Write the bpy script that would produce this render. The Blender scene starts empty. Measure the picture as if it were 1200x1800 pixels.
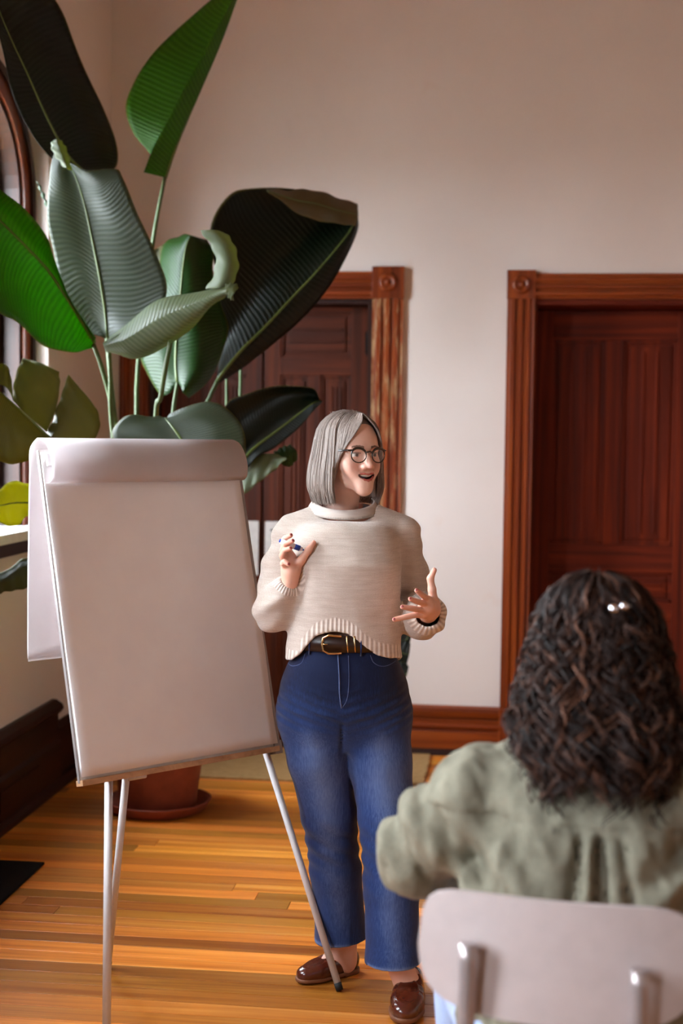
import bpy, bmesh, math, random
import numpy as np
from mathutils import Vector, Matrix

# ------------------------------------------------------------------ camera, world, exposure
scene = bpy.context.scene
FPX, EYE = 2500.0, 1.62                      # focal length in pixels of the 1200x1800 frame, eye height
PSI, PITCH, ROLL = math.radians(6.5), math.atan(135 / 2500), math.radians(0.73)
_F0 = np.array([-math.sin(PSI), math.cos(PSI), 0.0]); _R0 = np.array([math.cos(PSI), math.sin(PSI), 0.0])
_U0 = np.array([0, 0, 1.0])
CF = _F0 * math.cos(PITCH) - _U0 * math.sin(PITCH)
_U1 = _U0 * math.cos(PITCH) + _F0 * math.sin(PITCH)
CR = _R0 * math.cos(ROLL) + _U1 * math.sin(ROLL)
CU = _U1 * math.cos(ROLL) - _R0 * math.sin(ROLL)
CC = np.array([0, 0, EYE])
cam_data = bpy.data.cameras.new('camera'); cam = bpy.data.objects.new('camera', cam_data)
scene.collection.objects.link(cam); scene.camera = cam
cam_data.sensor_fit = 'VERTICAL'; cam_data.sensor_height = 36.0; cam_data.lens = FPX * 36 / 1800
cam.matrix_world = Matrix(((CR[0], CU[0], -CF[0], 0), (CR[1], CU[1], -CF[1], 0), (CR[2], CU[2], -CF[2], EYE), (0, 0, 0, 1)))
cam_data.clip_start = 0.05; cam_data.clip_end = 200
cam_data.dof.use_dof = True; cam_data.dof.focus_distance = 4.15; cam_data.dof.aperture_fstop = 2.2

world = bpy.data.worlds.new('overcast_sky'); scene.world = world; world.use_nodes = True
_bg = world.node_tree.nodes['Background']
_bg.inputs['Color'].default_value = (0.82, 0.915, 1.0, 1); _bg.inputs['Strength'].default_value = 30.0
scene.view_settings.view_transform = 'Standard'; scene.view_settings.look = 'None'
scene.view_settings.gamma = 1.0; scene.view_settings.use_curve_mapping = False
scene.view_settings.exposure = 0.75

# ------------------------------------------------------------------ helpers
COL = scene.collection
def P(x, y, d):
    """point at depth d (metres along the view axis) seen at photo position x, y"""
    return CC + d * (CF + CR * (x - 600) / FPX + CU * (900 - y) / FPX)
def on_floor(x, y, z=0.0):
    q = CF + CR * (x - 600) / FPX + CU * (900 - y) / FPX
    return CC + q * ((z - EYE) / q[2])

def tag(o, label=None, cat=None, group=None, kind=None):
    if label: o['label'] = label
    if cat: o['category'] = cat
    if group: o['group'] = group
    if kind: o['kind'] = kind
    return o
def empty(name, loc=(0, 0, 0), rz=0.0, parent=None):
    o = bpy.data.objects.new(name, None); COL.objects.link(o)
    o.location = loc; o.rotation_euler = (0, 0, rz); o.parent = parent; o.empty_display_size = 0.1
    return o
def link(name, me, mat, parent=None):
    o = bpy.data.objects.new(name, me); COL.objects.link(o)
    if mat is not None and len(me.materials) == 0: me.materials.append(mat)
    o.parent = parent
    return o
def mesh_from(name, V, F, smooth=False):
    me = bpy.data.meshes.new(name)
    V = np.asarray(V, dtype=np.float32)
    if isinstance(F, np.ndarray):
        n, k = F.shape
        me.vertices.add(len(V)); me.vertices.foreach_set('co', V.ravel())
        me.loops.add(n * k); me.loops.foreach_set('vertex_index', F.astype(np.int32).ravel())
        me.polygons.add(n); me.polygons.foreach_set('loop_start', np.arange(0, n * k, k, dtype=np.int32))
        me.update(calc_edges=True)
    else:
        me.from_pydata(V.tolist(), [], F); me.update()
    if smooth: me.polygons.foreach_set('use_smooth', np.ones(len(me.polygons), dtype=bool))
    me.validate()
    return me

class MB:
    """collects simple solids; build() links them as one mesh object"""
    def __init__(s): s.V = []; s.F = []; s.S = []
    def add(s, V, F, smooth=False):
        b = len(s.V); s.V += [tuple(v) for v in V]; s.F += [tuple(i + b for i in f) for f in F]; s.S += [smooth] * len(F)
        return s
    def box(s, lo, hi):
        (x0, y0, z0), (x1, y1, z1) = lo, hi
        return s.add([(x0, y0, z0), (x1, y0, z0), (x1, y1, z0), (x0, y1, z0), (x0, y0, z1), (x1, y0, z1), (x1, y1, z1), (x0, y1, z1)],
                     [(0, 3, 2, 1), (4, 5, 6, 7), (0, 1, 5, 4), (1, 2, 6, 5), (2, 3, 7, 6), (3, 0, 4, 7)])
    def tube(s, pts, rad, n=10, caps=True, flat=1.0):
        pts = [np.asarray(p, float) for p in pts]; m = len(pts)
        rads = rad if hasattr(rad, '__len__') else [rad] * m
        T = [pts[min(i + 1, m - 1)] - pts[max(i - 1, 0)] for i in range(m)]
        T = [t / (np.linalg.norm(t) + 1e-12) for t in T]
        a = np.array([0, 0, 1.0]) if abs(T[0][2]) < 0.9 else np.array([1.0, 0, 0])
        N = np.cross(T[0], a); N /= np.linalg.norm(N)
        V = []
        for i in range(m):
            N = N - T[i] * (N @ T[i]); N /= np.linalg.norm(N) + 1e-12
            B = np.cross(T[i], N)
            for k in range(n):
                c, w = math.cos(2 * math.pi * k / n), math.sin(2 * math.pi * k / n)
                V.append(pts[i] + rads[i] * (N * c + B * w * flat))
        F = [(i * n + k, i * n + (k + 1) % n, (i + 1) * n + (k + 1) % n, (i + 1) * n + k) for i in range(m - 1) for k in range(n)]
        s.add(V, F, True)
        if caps:
            b = len(s.V) - m * n
            s.F += [tuple(b + k for k in reversed(range(n))), tuple(b + (m - 1) * n + k for k in range(n))]; s.S += [False, False]
        return s
    def lathe(s, prof, c=(0, 0, 0), axis='z', n=32):
        V = []; m = len(prof)
        for (r, z) in prof:
            for k in range(n):
                a = 2 * math.pi * k / n; q = (r * math.cos(a), r * math.sin(a), z)
                if axis == 'y': q = (q[0], q[2], q[1])
                elif axis == 'x': q = (q[2], q[0], q[1])
                V.append((q[0] + c[0], q[1] + c[1], q[2] + c[2]))
        F = [(i * n + k, i * n + (k + 1) % n, (i + 1) * n + (k + 1) % n, (i + 1) * n + k) for i in range(m - 1) for k in range(n)]
        if axis == 'y': F = [f[::-1] for f in F]
        return s.add(V, F, True)
    def prism(s, poly, fn0, fn1):
        """extrude a 2-D polygon between two mappings (u,v)->xyz"""
        n = len(poly); V = [fn0(u, v) for u, v in poly] + [fn1(u, v) for u, v in poly]
        F = [(k, (k + 1) % n, n + (k + 1) % n, n + k) for k in range(n)] + [tuple(reversed(range(n))), tuple(range(n, 2 * n))]
        return s.add(V, F)
    def build(s, name, mat, parent=None, bevel=0.0, label=None, fix=True):
        me = bpy.data.meshes.new(name); me.from_pydata([tuple(map(float, v)) for v in s.V], [], s.F)
        me.polygons.foreach_set('use_smooth', np.array(s.S, dtype=bool))
        if fix or bevel:
            bm = bmesh.new(); bm.from_mesh(me)
            bmesh.ops.recalc_face_normals(bm, faces=bm.faces)
            if bevel:
                bmesh.ops.bevel(bm, geom=[e for e in bm.edges if len(e.link_faces) == 2 and e.calc_face_angle(0) > 0.6], offset=bevel, segments=2, affect='EDGES', profile=0.7)
            bm.to_mesh(me); bm.free()
        me.update()
        o = link(name, me, mat, parent)
        if label: o['label'] = label
        return o

def catmull(pts, n):
    pts = np.asarray(pts, float); m = len(pts)
    if m == 2:
        t = np.linspace(0, 1, n)[:, None]; return pts[0] * (1 - t) + pts[1] * t
    u = np.linspace(0, m - 1, n); i = np.minimum(u.astype(int), m - 2); t = (u - i)[:, None]
    E = np.vstack([2 * pts[0] - pts[1], pts, 2 * pts[-1] - pts[-2]])
    a, b, c, d = E[i], E[i + 1], E[i + 2], E[i + 3]
    return 0.5 * (2 * b + (c - a) * t + (2 * a - 5 * b + 4 * c - d) * t ** 2 + (3 * b - a - 3 * c + d) * t ** 3)

# ------------------------------------------------------------------ materials
def srgb(r, g, b):
    f = lambda c: (c / 255 / 12.92) if c / 255 <= 0.04045 else ((c / 255 + 0.055) / 1.055) ** 2.4
    return (f(r), f(g), f(b), 1.0)
class NT:
    def __init__(s, name):
        s.m = bpy.data.materials.new(name); s.m.use_nodes = True; s.t = s.m.node_tree; s.t.nodes.clear()
        s.out = s.t.nodes.new('ShaderNodeOutputMaterial')
    def n(s, typ, **kw):
        nd = s.t.nodes.new('ShaderNode' + typ)
        for k, v in kw.items():
            if k.startswith('i_'): nd.inputs[k[2:].replace('_', ' ')].default_value = v
            elif k.startswith('x'): nd.inputs[int(k[1:])].default_value = v
            else: setattr(nd, k, v)
        return nd
    def l(s, a, b): s.t.links.new(a, b)
    def ramp(s, fac, stops):
        r = s.n('ValToRGB'); e = r.color_ramp.elements
        while len(e) < len(stops): e.new(0.5)
        for q, (p, c) in zip(e, stops): q.position = p; q.color = c
        s.l(fac, r.inputs['Fac']); return r
    def bsdf(s, **kw):
        b = s.n('BsdfPrincipled')
        for k, v in kw.items(): b.inputs[k.replace('_', ' ')].default_value = v
        s.l(b.outputs[0], s.out.inputs['Surface']); return b
    def bump(s, h, b, strength=0.3, dist=0.01):
        u = s.n('Bump', i_Strength=strength, i_Distance=dist); s.l(h, u.inputs['Height']); s.l(u.outputs[0], b.inputs['Normal']); return u
    def coord(s, kind='Object', scale=(1, 1, 1), rot=(0, 0, 0)):
        c = s.n('TexCoord'); m = s.n('Mapping'); m.inputs['Scale'].default_value = scale; m.inputs['Rotation'].default_value = rot
        s.l(c.outputs[kind], m.inputs['Vector']); return m.outputs[0]
    def noise(s, vec, scale=5, detail=4, rough=0.55, dist=0.0):
        n = s.n('TexNoise', i_Scale=scale, i_Detail=detail, i_Roughness=rough, i_Distortion=dist); s.l(vec, n.inputs['Vector']); return n.outputs['Fac']
    def math(s, op, a, b=None, c=None):
        m = s.n('Math', operation=op)
        for i, v in enumerate((a, b, c)):
            if v is None: continue
            if isinstance(v, (int, float)): m.inputs[i].default_value = v
            else: s.l(v, m.inputs[i])
        return m.outputs[0]
    def mix(s, fac, a, b, mode='MIX'):
        m = s.n('Mix', data_type='RGBA', blend_type=mode)
        for sock, v in ((m.inputs[0], fac), (m.inputs[6], a), (m.inputs[7], b)):
            if isinstance(v, (int, float, tuple)): sock.default_value = v
            else: s.l(v, sock)
        return m.outputs[2]

def m_plain(name, col, rough=0.5, metal=0.0, noise=0.06, nscale=30, bump=0.0, spec=0.5, coat=0.0):
    t = NT(name); b = t.bsdf(Roughness=rough, Metallic=metal); b.inputs['Specular IOR Level'].default_value = spec
    b.inputs['Coat Weight'].default_value = coat
    f = t.noise(t.coord(), nscale, 4)
    dk = tuple(c * (1 - 2.2 * noise) for c in col[:3]) + (1,); lt = tuple(min(1, c * (1 + 2.2 * noise)) for c in col[:3]) + (1,)
    r = t.ramp(f, [(0.3, dk), (0.7, lt)]); t.l(r.outputs[0], b.inputs['Base Color'])
    if bump: t.bump(f, b, bump, 0.004)
    return t.m
def m_wood(name, dark, mid, light, axis=2, rough=0.35, grain=26, random_tint=0.0, coat=0.2, worn=None, spec=0.4):
    t = NT(name); b = t.bsdf(Roughness=rough); b.inputs['Specular IOR Level'].default_value = spec; b.inputs['Coat Weight'].default_value = coat; b.inputs['Coat Roughness'].default_value = 0.25
    sc = [grain] * 3; sc[axis] = grain * 0.028
    v = t.coord('Object', tuple(sc))
    oi = t.n('ObjectInfo'); add = t.n('VectorMath', operation='ADD')
    sep = t.n('CombineXYZ'); rr = t.math('MULTIPLY', oi.outputs['Random'], 40.0)
    for i in range(3): t.l(rr, sep.inputs[i])
    t.l(v, add.inputs[0]); t.l(sep.outputs[0], add.inputs[1]); v = add.outputs[0]
    f = t.noise(v, 1.0, 6, 0.6, 0.6)
    r = t.ramp(f, [(0.25, dark), (0.5, mid), (0.78, light)])
    col = r.outputs[0]
    if random_tint:
        h = t.n('HueSaturation')
        t.l(t.math('MULTIPLY_ADD', oi.outputs['Random'], random_tint, 1 - random_tint / 2), h.inputs['Value'])
        r2 = t.math('FRACT', t.math('MULTIPLY', oi.outputs['Random'], 17.3))
        t.l(t.math('MULTIPLY_ADD', r2, 0.014, 0.493), h.inputs['Hue'])
        t.l(col, h.inputs['Color']); col = h.outputs[0]
    if worn:
        w = t.noise(t.coord('Object', (26, 26, 3.5)), 1.6, 6, 0.75)
        wr = t.ramp(w, [(0.5, (0, 0, 0, 1)), (0.62, (1, 1, 1, 1))])
        col = t.mix(wr.outputs[0], col, worn)
    t.l(col, b.inputs['Base Color'])
    t.bump(f, b, 0.12, 0.003)
    return t.m

MAT = {}
def plaster():
    t = NT('plaster'); b = t.bsdf(Roughness=0.85); v = t.coord()
    f = t.noise(v, 1.3, 5, 0.6); g = t.noise(v, 60, 4)
    r = t.ramp(f, [(0.3, srgb(222, 211, 205)), (0.7, srgb(229, 219, 213))])
    st = t.noise(t.coord('Object', (3.0, 3.0, 3.0)), 1.0, 3, 0.5); sr = t.ramp(st, [(0.70, (0, 0, 0, 1)), (0.78, (1, 1, 1, 1))])
    t.l(t.mix(t.math('MULTIPLY', sr.outputs[0], 0.35), r.outputs[0], srgb(214, 184, 164)), b.inputs['Base Color'])
    t.bump(g, b, 0.08, 0.003)
    return t.m
MAT['plaster'] = plaster()
MAT['ceiling'] = m_plain('ceiling_cream', srgb(216, 184, 152), 0.9, noise=0.02)
MAT['far_wall'] = m_plain('warm_beige_wall', srgb(208, 186, 166), 0.85, noise=0.04)
_tr = (srgb(70, 22, 4), srgb(124, 50, 12), srgb(164, 80, 26))
for ax, k in ((0, 'x'), (1, 'y'), (2, 'z')):
    MAT['trim_' + k] = m_wood('trim_wood_' + k, *_tr, axis=ax)
    MAT['door_' + k] = m_wood('door_wood_' + k, srgb(40, 13, 4), srgb(80, 31, 10), srgb(110, 50, 20), axis=ax, rough=0.5, coat=0.0, spec=0.22)
    MAT['dark_' + k] = m_wood('dark_wood_' + k, srgb(24, 10, 6), srgb(44, 18, 10), srgb(64, 28, 14), axis=ax, rough=0.45, coat=0.05, spec=0.3)
    MAT['deep_' + k] = m_wood('recessed_door_wood_' + k, srgb(54, 12, 3), srgb(94, 27, 7), srgb(134, 48, 13), axis=ax, rough=0.5, coat=0.0, spec=0.22)
MAT['trim_worn'] = m_wood('worn_trim_wood', *_tr, axis=2, worn=srgb(178, 140, 100))
MAT['plank'] = m_wood('pine_plank', srgb(170, 82, 22), srgb(216, 132, 46), srgb(238, 168, 82), axis=0, rough=0.34, grain=30, random_tint=0.95, coat=0.25)
MAT['subfloor'] = m_plain('subfloor', srgb(46, 22, 10), 0.8)
MAT['iron'] = m_plain('black_iron', srgb(14, 12, 12), 0.45, 0.6)
MAT['white_paint'] = m_plain('white_paint', srgb(228, 224, 220), 0.45, noise=0.03)
def glass():
    t = NT('window_glass'); a = t.n('BsdfTransparent'); g = t.n('BsdfGlossy', i_Roughness=0.03); mx = t.n('MixShader', x0=0.06)
    n = t.noise(t.coord(), 2, 2); u = t.n('Bump', i_Strength=0.05); t.l(n, u.inputs['Height']); t.l(u.outputs[0], g.inputs['Normal'])
    t.l(a.outputs[0], mx.inputs[1]); t.l(g.outputs[0], mx.inputs[2]); t.l(mx.outputs[0], t.out.inputs['Surface']); return t.m
MAT['glass'] = glass()
# ------------------------------------------------------------------ the room (x along the far wall, y into the room)
XL, YW, XR, YB, HC = -2.04, 7.22, 4.2, -3.0, 4.4
rng = random.Random(7)
NICHE = 0.09
SILL, SPRING, NTOP = 1.19, 2.62, 3.42
WIN_Y = [5.675, 3.55, 1.45, -0.65]            # window centres along the left wall
WR = 0.535                                    # outer radius of the arched casing

# floor
fl = MB().box((XL - 0.5, 1.1, -0.12), (XR, YW + 0.6, -0.022)).box((XL - 0.5, YB, -0.12), (XR, 1.1, 0.0))
floor = tag(fl.build('floor', MAT['subfloor']), 'warm orange pine plank floor', kind='structure')
pw = 0.083
def plank_mesh(L, w, gap=0.0011, ch=0.0006):
    x0, x1, y0, y1 = gap, L - gap, gap, w - gap
    V = [(x0, y0, -0.02), (x1, y0, -0.02), (x1, y1, -0.02), (x0, y1, -0.02), (x0, y0, -ch), (x1, y0, -ch), (x1, y1, -ch), (x0, y1, -ch),
         (x0 + ch, y0 + ch, 0), (x1 - ch, y0 + ch, 0), (x1 - ch, y1 - ch, 0), (x0 + ch, y1 - ch, 0)]
    F = [(0, 3, 2, 1), (0, 1, 5, 4), (1, 2, 6, 5), (2, 3, 7, 6), (3, 0, 4, 7), (4, 5, 9, 8), (5, 6, 10, 9), (6, 7, 11, 10), (7, 4, 8, 11), (8, 9, 10, 11)]
    return mesh_from('plank', V, F)
plank_cache = {}
yy = YW
while yy > 1.1:
    yy -= pw
    x = XL - 0.3 - rng.random() * 1.5
    while x < 3.2:
        L = rng.choice([1.6, 2.2, 2.8, 3.4, 4.0])
        if L not in plank_cache: plank_cache[L] = plank_mesh(L, pw)
        if x + L > XL and x < 2.6:
            o = link('plank', plank_cache[L], MAT['plank'], floor); o.location = (x, yy, rng.uniform(-0.0006, 0.0))
        x += L

MAT['ground'] = m_plain('street_paving', srgb(128, 124, 118), 0.9)
tag(MB().box((-60, -60, -0.9), (60, 60, -0.8)).build('ground', MAT['ground']), 'grey paving outside the windows', kind='structure')
# ceiling, right wall and the wall behind the camera
tag(MB().box((XL - 0.5, YB, HC), (XR, YW + 0.6, HC + 0.1)).build('ceiling', MAT['ceiling']), 'plain white ceiling', kind='structure')
tag(MB().box((XR, YB, -0.1), (XR + 0.2, YW + 0.6, HC)).build('wall_right', MAT['far_wall']), 'plain plaster wall at the right', kind='structure')
wb = MB(); holes = []
xs = [XL - 0.3] + [v for h in holes for v in h] + [XR]
for i in range(0, len(xs), 2): wb.box((xs[i], YB - 0.25, -0.1), (xs[i + 1], YB, HC))
for a, b in holes: wb.box((a, YB - 0.25, -0.1), (b, YB, 0.9)); wb.box((a, YB - 0.25, 3.4), (b, YB, HC))
tag(wb.build('wall_rear', MAT['far_wall']), 'plaster wall behind the seats', kind='structure')

# far wall with two door openings
D1 = (-1.83, -0.677); D2 = (0.136, 1.42); DH = 2.31
w = MB()
for a, b in ((XL - 0.4, D1[0]), (D1[1], D2[0]), (D2[1], XR)): w.box((a, YW, -0.1), (b, YW + 0.38, HC))
for a, b in (D1, D2): w.box((a, YW, DH), (b, YW + 0.38, HC))
tag(w.build('wall_far', MAT['plaster']), 'pale pinkish plaster wall with two doorways', kind='structure')

# left wall with window niches, arched openings behind them
w = MB()
ends = sorted([(c - WR - 0.005, c + WR + 0.005) for c in WIN_Y])
ys = [YB] + [v for e in ends for v in e] + [YW + 0.38]
for i in range(0, len(ys), 2): w.box((XL - 0.3, ys[i], -0.1), (XL, ys[i + 1], HC))
for a, b in ends:
    w.box((XL - 0.3, a, -0.1), (XL, b, SILL)); w.box((XL - 0.3, a, NTOP), (XL, b, HC))
    c = (a + b) / 2; R = WR - 0.09; n = 20; xo, xi = XL - 0.3, XL - NICHE
    for k in range(n):                                      # spandrels around the arch
        a0, a1 = math.pi * k / n, math.pi * (k + 1) / n
        p0 = (c + R * math.cos(a0), SPRING + R * math.sin(a0)); p1 = (c + R * math.cos(a1), SPRING + R * math.sin(a1))
        w.prism([p0, (p0[0], NTOP), (p1[0], NTOP), p1], lambda u, v: (xo, u, v), lambda u, v: (xi, u, v))
    w.box((xo, a, SILL), (xi, c - R, NTOP)); w.box((xo, c + R, SILL), (xi, b, NTOP))
tag(w.build('wall_left', MAT['plaster']), 'plaster wall with tall arched windows', kind='structure')

def window(c, name):
    root = tag(empty(name, (XL, c, SILL)), 'tall arched window with dark wooden casing', kind='structure')
    xi = -NICHE; S = SPRING - SILL
    def arch_band(nm, r0, r1, x0, x1, mat, z0=0.0):
        mb = MB(); n = 22
        pts = [(-1, z0)] + [(math.cos(math.pi * (1 - k / n)), math.sin(math.pi * (1 - k / n))) for k in range(n + 1)] + [(1, z0)]
        def at(r, i):
            if i == 0: return (-r, z0)
            if i == len(pts) - 1: return (r, z0)
            return (r * pts[i][0], S + r * pts[i][1])
        for i in range(len(pts) - 1):
            q = [at(r0, i), at(r1, i), at(r1, i + 1), at(r0, i + 1)]
            mb.prism(q, lambda u, v: (x0, u, v), lambda u, v: (x1, u, v))
        return mb.build(nm, mat, root)
    arch_band('outer_casing', WR - 0.035, WR, xi - 0.02, xi + 0.035, MAT['dark_z'])
    arch_band('casing', WR - 0.11, WR - 0.035, xi - 0.02, xi + 0.02, MAT['trim_z'])
    arch_band('jamb', WR - 0.135, WR - 0.105, xi - 0.14, xi + 0.005, MAT['dark_z'])
    arch_band('sash', WR - 0.19, WR - 0.135, xi - 0.12, xi - 0.075, MAT['dark_z'], 0.04)
    R = WR - 0.16
    for z in (0.04, 0.95): MB().box((xi - 0.12, -R, z), (xi - 0.075, R, z + 0.055)).build('sash_rail', MAT['dark_y'], root)
    MB().box((xi - 0.11, -0.012, 0.04), (xi - 0.085, 0.012, S + R)).build('muntin', MAT['dark_z'], root)
    for y0, y1 in ((-R, -0.012), (0.012, R)):
        for z0, z1 in ((0.095, 0.95), (1.005, S + 0.2)): MB().box((xi - 0.099, y0, z0), (xi - 0.096, y1, z1)).build('pane', MAT['glass'], root)
    sill = MB().box((xi - 0.16, -WR - 0.0, -0.03), (0.045, WR + 0.0, 0.012)).build('sill', MAT['white_paint'], root, 0.004)
    MB().box((0.0, -WR + 0.01, -0.085), (0.03, WR - 0.01, -0.03)).build('apron', MAT['dark_y'], root, 0.004)
    pl = bpy.data.lights.new('window_portal', 'AREA'); pl.shape = 'RECTANGLE'; pl.size = 2 * WR - 0.2; pl.size_y = 2.0
    pl.cycles.is_portal = True
    po = bpy.data.objects.new('window_portal', pl); COL.objects.link(po); po.parent = root
    po.location = (xi - 0.24, 0, 1.0); po.rotation_euler = (0, math.radians(-90), 0)
    po.rotation_euler = (math.radians(90), 0, math.radians(-90)); po['kind'] = 'structure'
for i, c in enumerate(WIN_Y): window(c, 'window_%d' % (i + 1))
for i, (a, b) in enumerate(holes):
    root = tag(empty('window_%d' % (5 + i), ((a + b) / 2, YB - 0.1, 0.9)), 'tall rectangular window behind the seats', kind='structure')
    hw = (b - a) / 2
    for x in (-hw, -0.03, hw - 0.06): MB().box((x, -0.04, 0), (x + 0.06, 0.04, 2.5)).build('frame_post', MAT['dark_z'], root)
    for z in (0, 1.22, 2.44): MB().box((-hw, -0.035, z), (hw, 0.035, z + 0.06)).build('frame_rail', MAT['dark_x'], root)
    for s in (-1, 1): MB().box((min(0.03 * s, (hw - .06) * s), -0.004, 0.06), (max(0.03 * s, (hw - .06) * s), 0.0, 2.44)).build('pane', MAT['glass'], root)
    pl = bpy.data.lights.new('window_portal', 'AREA'); pl.shape = 'RECTANGLE'; pl.size = b - a; pl.size_y = 2.5; pl.cycles.is_portal = True
    po = bpy.data.objects.new('window_portal', pl); COL.objects.link(po); po.parent = root
    po.location = (0, -0.2, 1.25); po.rotation_euler = (math.radians(90), 0, 0); po['kind'] = 'structure'

# ---- baseboards
def profile_run_x(nm, prof, x0, x1, mat, parent):
    MB().prism(prof, lambda u, v: (x0, YW - u, v), lambda u, v: (x1, YW - u, v)).build(nm, mat, parent)
bb = tag(empty('baseboard_far', (0, 0, 0)), 'stepped varnished wooden baseboard between the two doors', kind='structure')
profile_run_x('board', [(0, 0), (0.03, 0), (0.03, 0.118), (0.022, 0.135), (0, 0.135)], -0.52, 0.0, MAT['trim_x'], bb)
profile_run_x('middle_moulding', [(0, 0.135), (0.04, 0.138), (0.048, 0.15), (0.046, 0.162), (0.03, 0.172), (0.03, 0.186), (0, 0.19)], -0.52, 0.0, MAT['trim_x'], bb)
profile_run_x('top_moulding', [(0, 0.19), (0.024, 0.19), (0.03, 0.205), (0.036, 0.222), (0.034, 0.24), (0.012, 0.25), (0, 0.25)], -0.52, 0.0, MAT['trim_x'], bb)
profile_run_x('shoe', [(0.03, 0), (0.055, 0), (0.052, 0.015), (0.04, 0.028), (0.03, 0.03)], -0.52, 0.0, MAT['dark_x'], bb)
bl = tag(empty('baseboard_left', (0, 0, 0)), 'dark panelled baseboard under the arched windows', kind='structure')
def run_y(nm, prof, y0, y1, mat): return MB().prism(prof, lambda u, v: (XL + u, y0, v), lambda u, v: (XL + u, y1, v)).build(nm, mat, bl)
yE = 6.28
run_y('tall_board', [(0, 0), (0.045, 0), (0.045, 0.20), (0.03, 0.215), (0.03, 0.335), (0, 0.335)], YB, yE, MAT['dark_y'])
run_y('tall_cap', [(0, 0.335), (0.04, 0.335), (0.055, 0.355), (0.05, 0.375), (0.02, 0.395), (0, 0.395)], YB, yE, MAT['dark_y'])
run_y('low_board', [(0, 0), (0.02, 0), (0.02, 0.24), (0, 0.24)], yE, YW, MAT['dark_y'])
run_y('low_cap', [(0, 0.24), (0.026, 0.24), (0.034, 0.258), (0.01, 0.28), (0, 0.28)], yE, YW, MAT['dark_y'])
run_y('shoe', [(0, 0), (0.075, 0), (0.07, 0.02), (0.05, 0.035), (0, 0.035)], YB, YW, MAT['dark_y'])
for y0 in np.arange(-2.6, 6.0, 0.62):
    MB().box((XL + 0.045, y0, 0.075), (XL + 0.053, y0 + 0.5, 0.165)).build('base_panel', MAT['dark_y'], bl, 0.003)

# ---- doors
def casing_v(nm, x0, x1, z0, z1, mat, parent):
    wd = x1 - x0; prof = [(0, 0), (0, 0.022)]
    for k in range(3):
        a = wd * (0.1 + 0.28 * k); b = a + wd * 0.22
        prof += [(a, 0.022), (a + 0.006, 0.034), (b - 0.006, 0.034), (b, 0.022)]
    prof += [(wd, 0.024), (wd, 0)]
    return MB().prism(prof, lambda u, v: (x0 + u, YW - v, z0), lambda u, v: (x0 + u, YW - v, z1)).build(nm, mat, parent)
def casing_h(nm, x0, x1, z0, z1, mat, parent):
    wd = z1 - z0; prof = [(0, 0), (0, 0.024)]
    for k in range(3):
        a = wd * (0.1 + 0.28 * k); b = a + wd * 0.22
        prof += [(a, 0.022), (a + 0.006, 0.034), (b - 0.006, 0.034), (b, 0.022)]
    prof += [(wd, 0.022), (wd, 0)]
    return MB().prism(prof, lambda u, v: (x0, YW - v, z0 + u), lambda u, v: (x1, YW - v, z0 + u)).build(nm, mat, parent)
def rosette(x0, x1, z0, parent):
    wd = x1 - x0; c = ((x0 + x1) / 2, 0, z0 + wd / 2)
    b = MB().box((x0, YW - 0.038, z0), (x1, YW, z0 + wd)).build('corner_block', MAT['trim_z'], parent, 0.003)
    MB().lathe([(0.0, 0.022), (0.01, 0.02), (0.014, 0.008), (0.02, 0.004), (0.028, 0.014), (0.036, 0.017), (0.044, 0.01), (0.047, 0)],
               (c[0], YW - 0.038, c[2]), 'y', 28).build('rosette', MAT['trim_z'], b)
    # lathe grows along +y, flip towards the room
    r = b.children[0]
    for v in r.data.vertices: v.co.y = 2 * (YW - 0.038) - v.co.y
    r.data.flip_normals()

def panel(x0, x1, z0, z1, y, mat, parent, reeds=0, horiz=False):
    """a moulded, recessed panel: frame moulding, raised field and optional reeding"""
    mb = MB(); e = 0.014
    mb.box((x0, y + 0.014, z0), (x1, y + 0.03, z1))
    for a, b, c, d in ((x0, x1, z0, z0 + e), (x0, x1, z1 - e, z1), (x0, x0 + e, z0, z1), (x1 - e, x1, z0, z1)):
        mb.box((a, y + 0.002, c), (b, y + 0.018, d))
    i = 0.032
    mb.box((x0 + i, y + 0.004, z0 + i), (x1 - i, y + 0.02, z1 - i))
    for k in range(reeds):
        if horiz:
            zz = z0 + i + (z1 - z0 - 2 * i) * (k + 1) / (reeds + 1); mb.box((x0 + i + .02, y - 0.004, zz - 0.008), (x1 - i - .02, y + 0.006, zz + 0.008))
        else:
            xx = x0 + i + (x1 - x0 - 2 * i) * (k + 1) / (reeds + 1); mb.box((xx - 0.007, y - 0.004, z0 + i + .03), (xx + 0.007, y + 0.006, z1 - i - .03))
    return mb.build('panel', mat, parent, 0.0025)

def door_leaf(x0, x1, z1, y, rows, key, parent, st=0.085, mull=0.055, reeds=3):
    leaf = MB().box((x0, y + 0.028, 0.006), (x1, y + 0.045, z1)).build('door_leaf', MAT[key + '_z'], parent)
    for a, b in ((x0, x0 + st), (x1 - st, x1)): MB().box((a, y, 0.006), (b, y + 0.03, z1)).build('stile', MAT[key + '_z'], leaf, 0.003)
    prev = z1
    for (za, zb, ncol) in rows:                             # panels from the top down
        MB().box((x0 + st, y, zb), (x1 - st, y + 0.03, prev)).build('rail', MAT[key + '_x'], leaf, 0.003)
        wd = (x1 - x0 - 2 * st - mull * (ncol - 1)) / ncol
        for c in range(ncol):
            a = x0 + st + c * (wd + mull)
            panel(a, a + wd, za, zb, y + 0.006, MAT[key + ('_x' if ncol == 1 else '_z')], leaf, 2 if ncol == 1 else reeds, ncol == 1)
            if c: MB().box((a - mull, y, za), (a, y + 0.03, zb)).build('mullion', MAT[key + '_z'], leaf, 0.003)
        prev = za
    MB().box((x0 + st, y, 0.006), (x1 - st, y + 0.03, prev)).build('rail', MAT[key + '_x'], leaf, 0.003)
    return leaf

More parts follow.
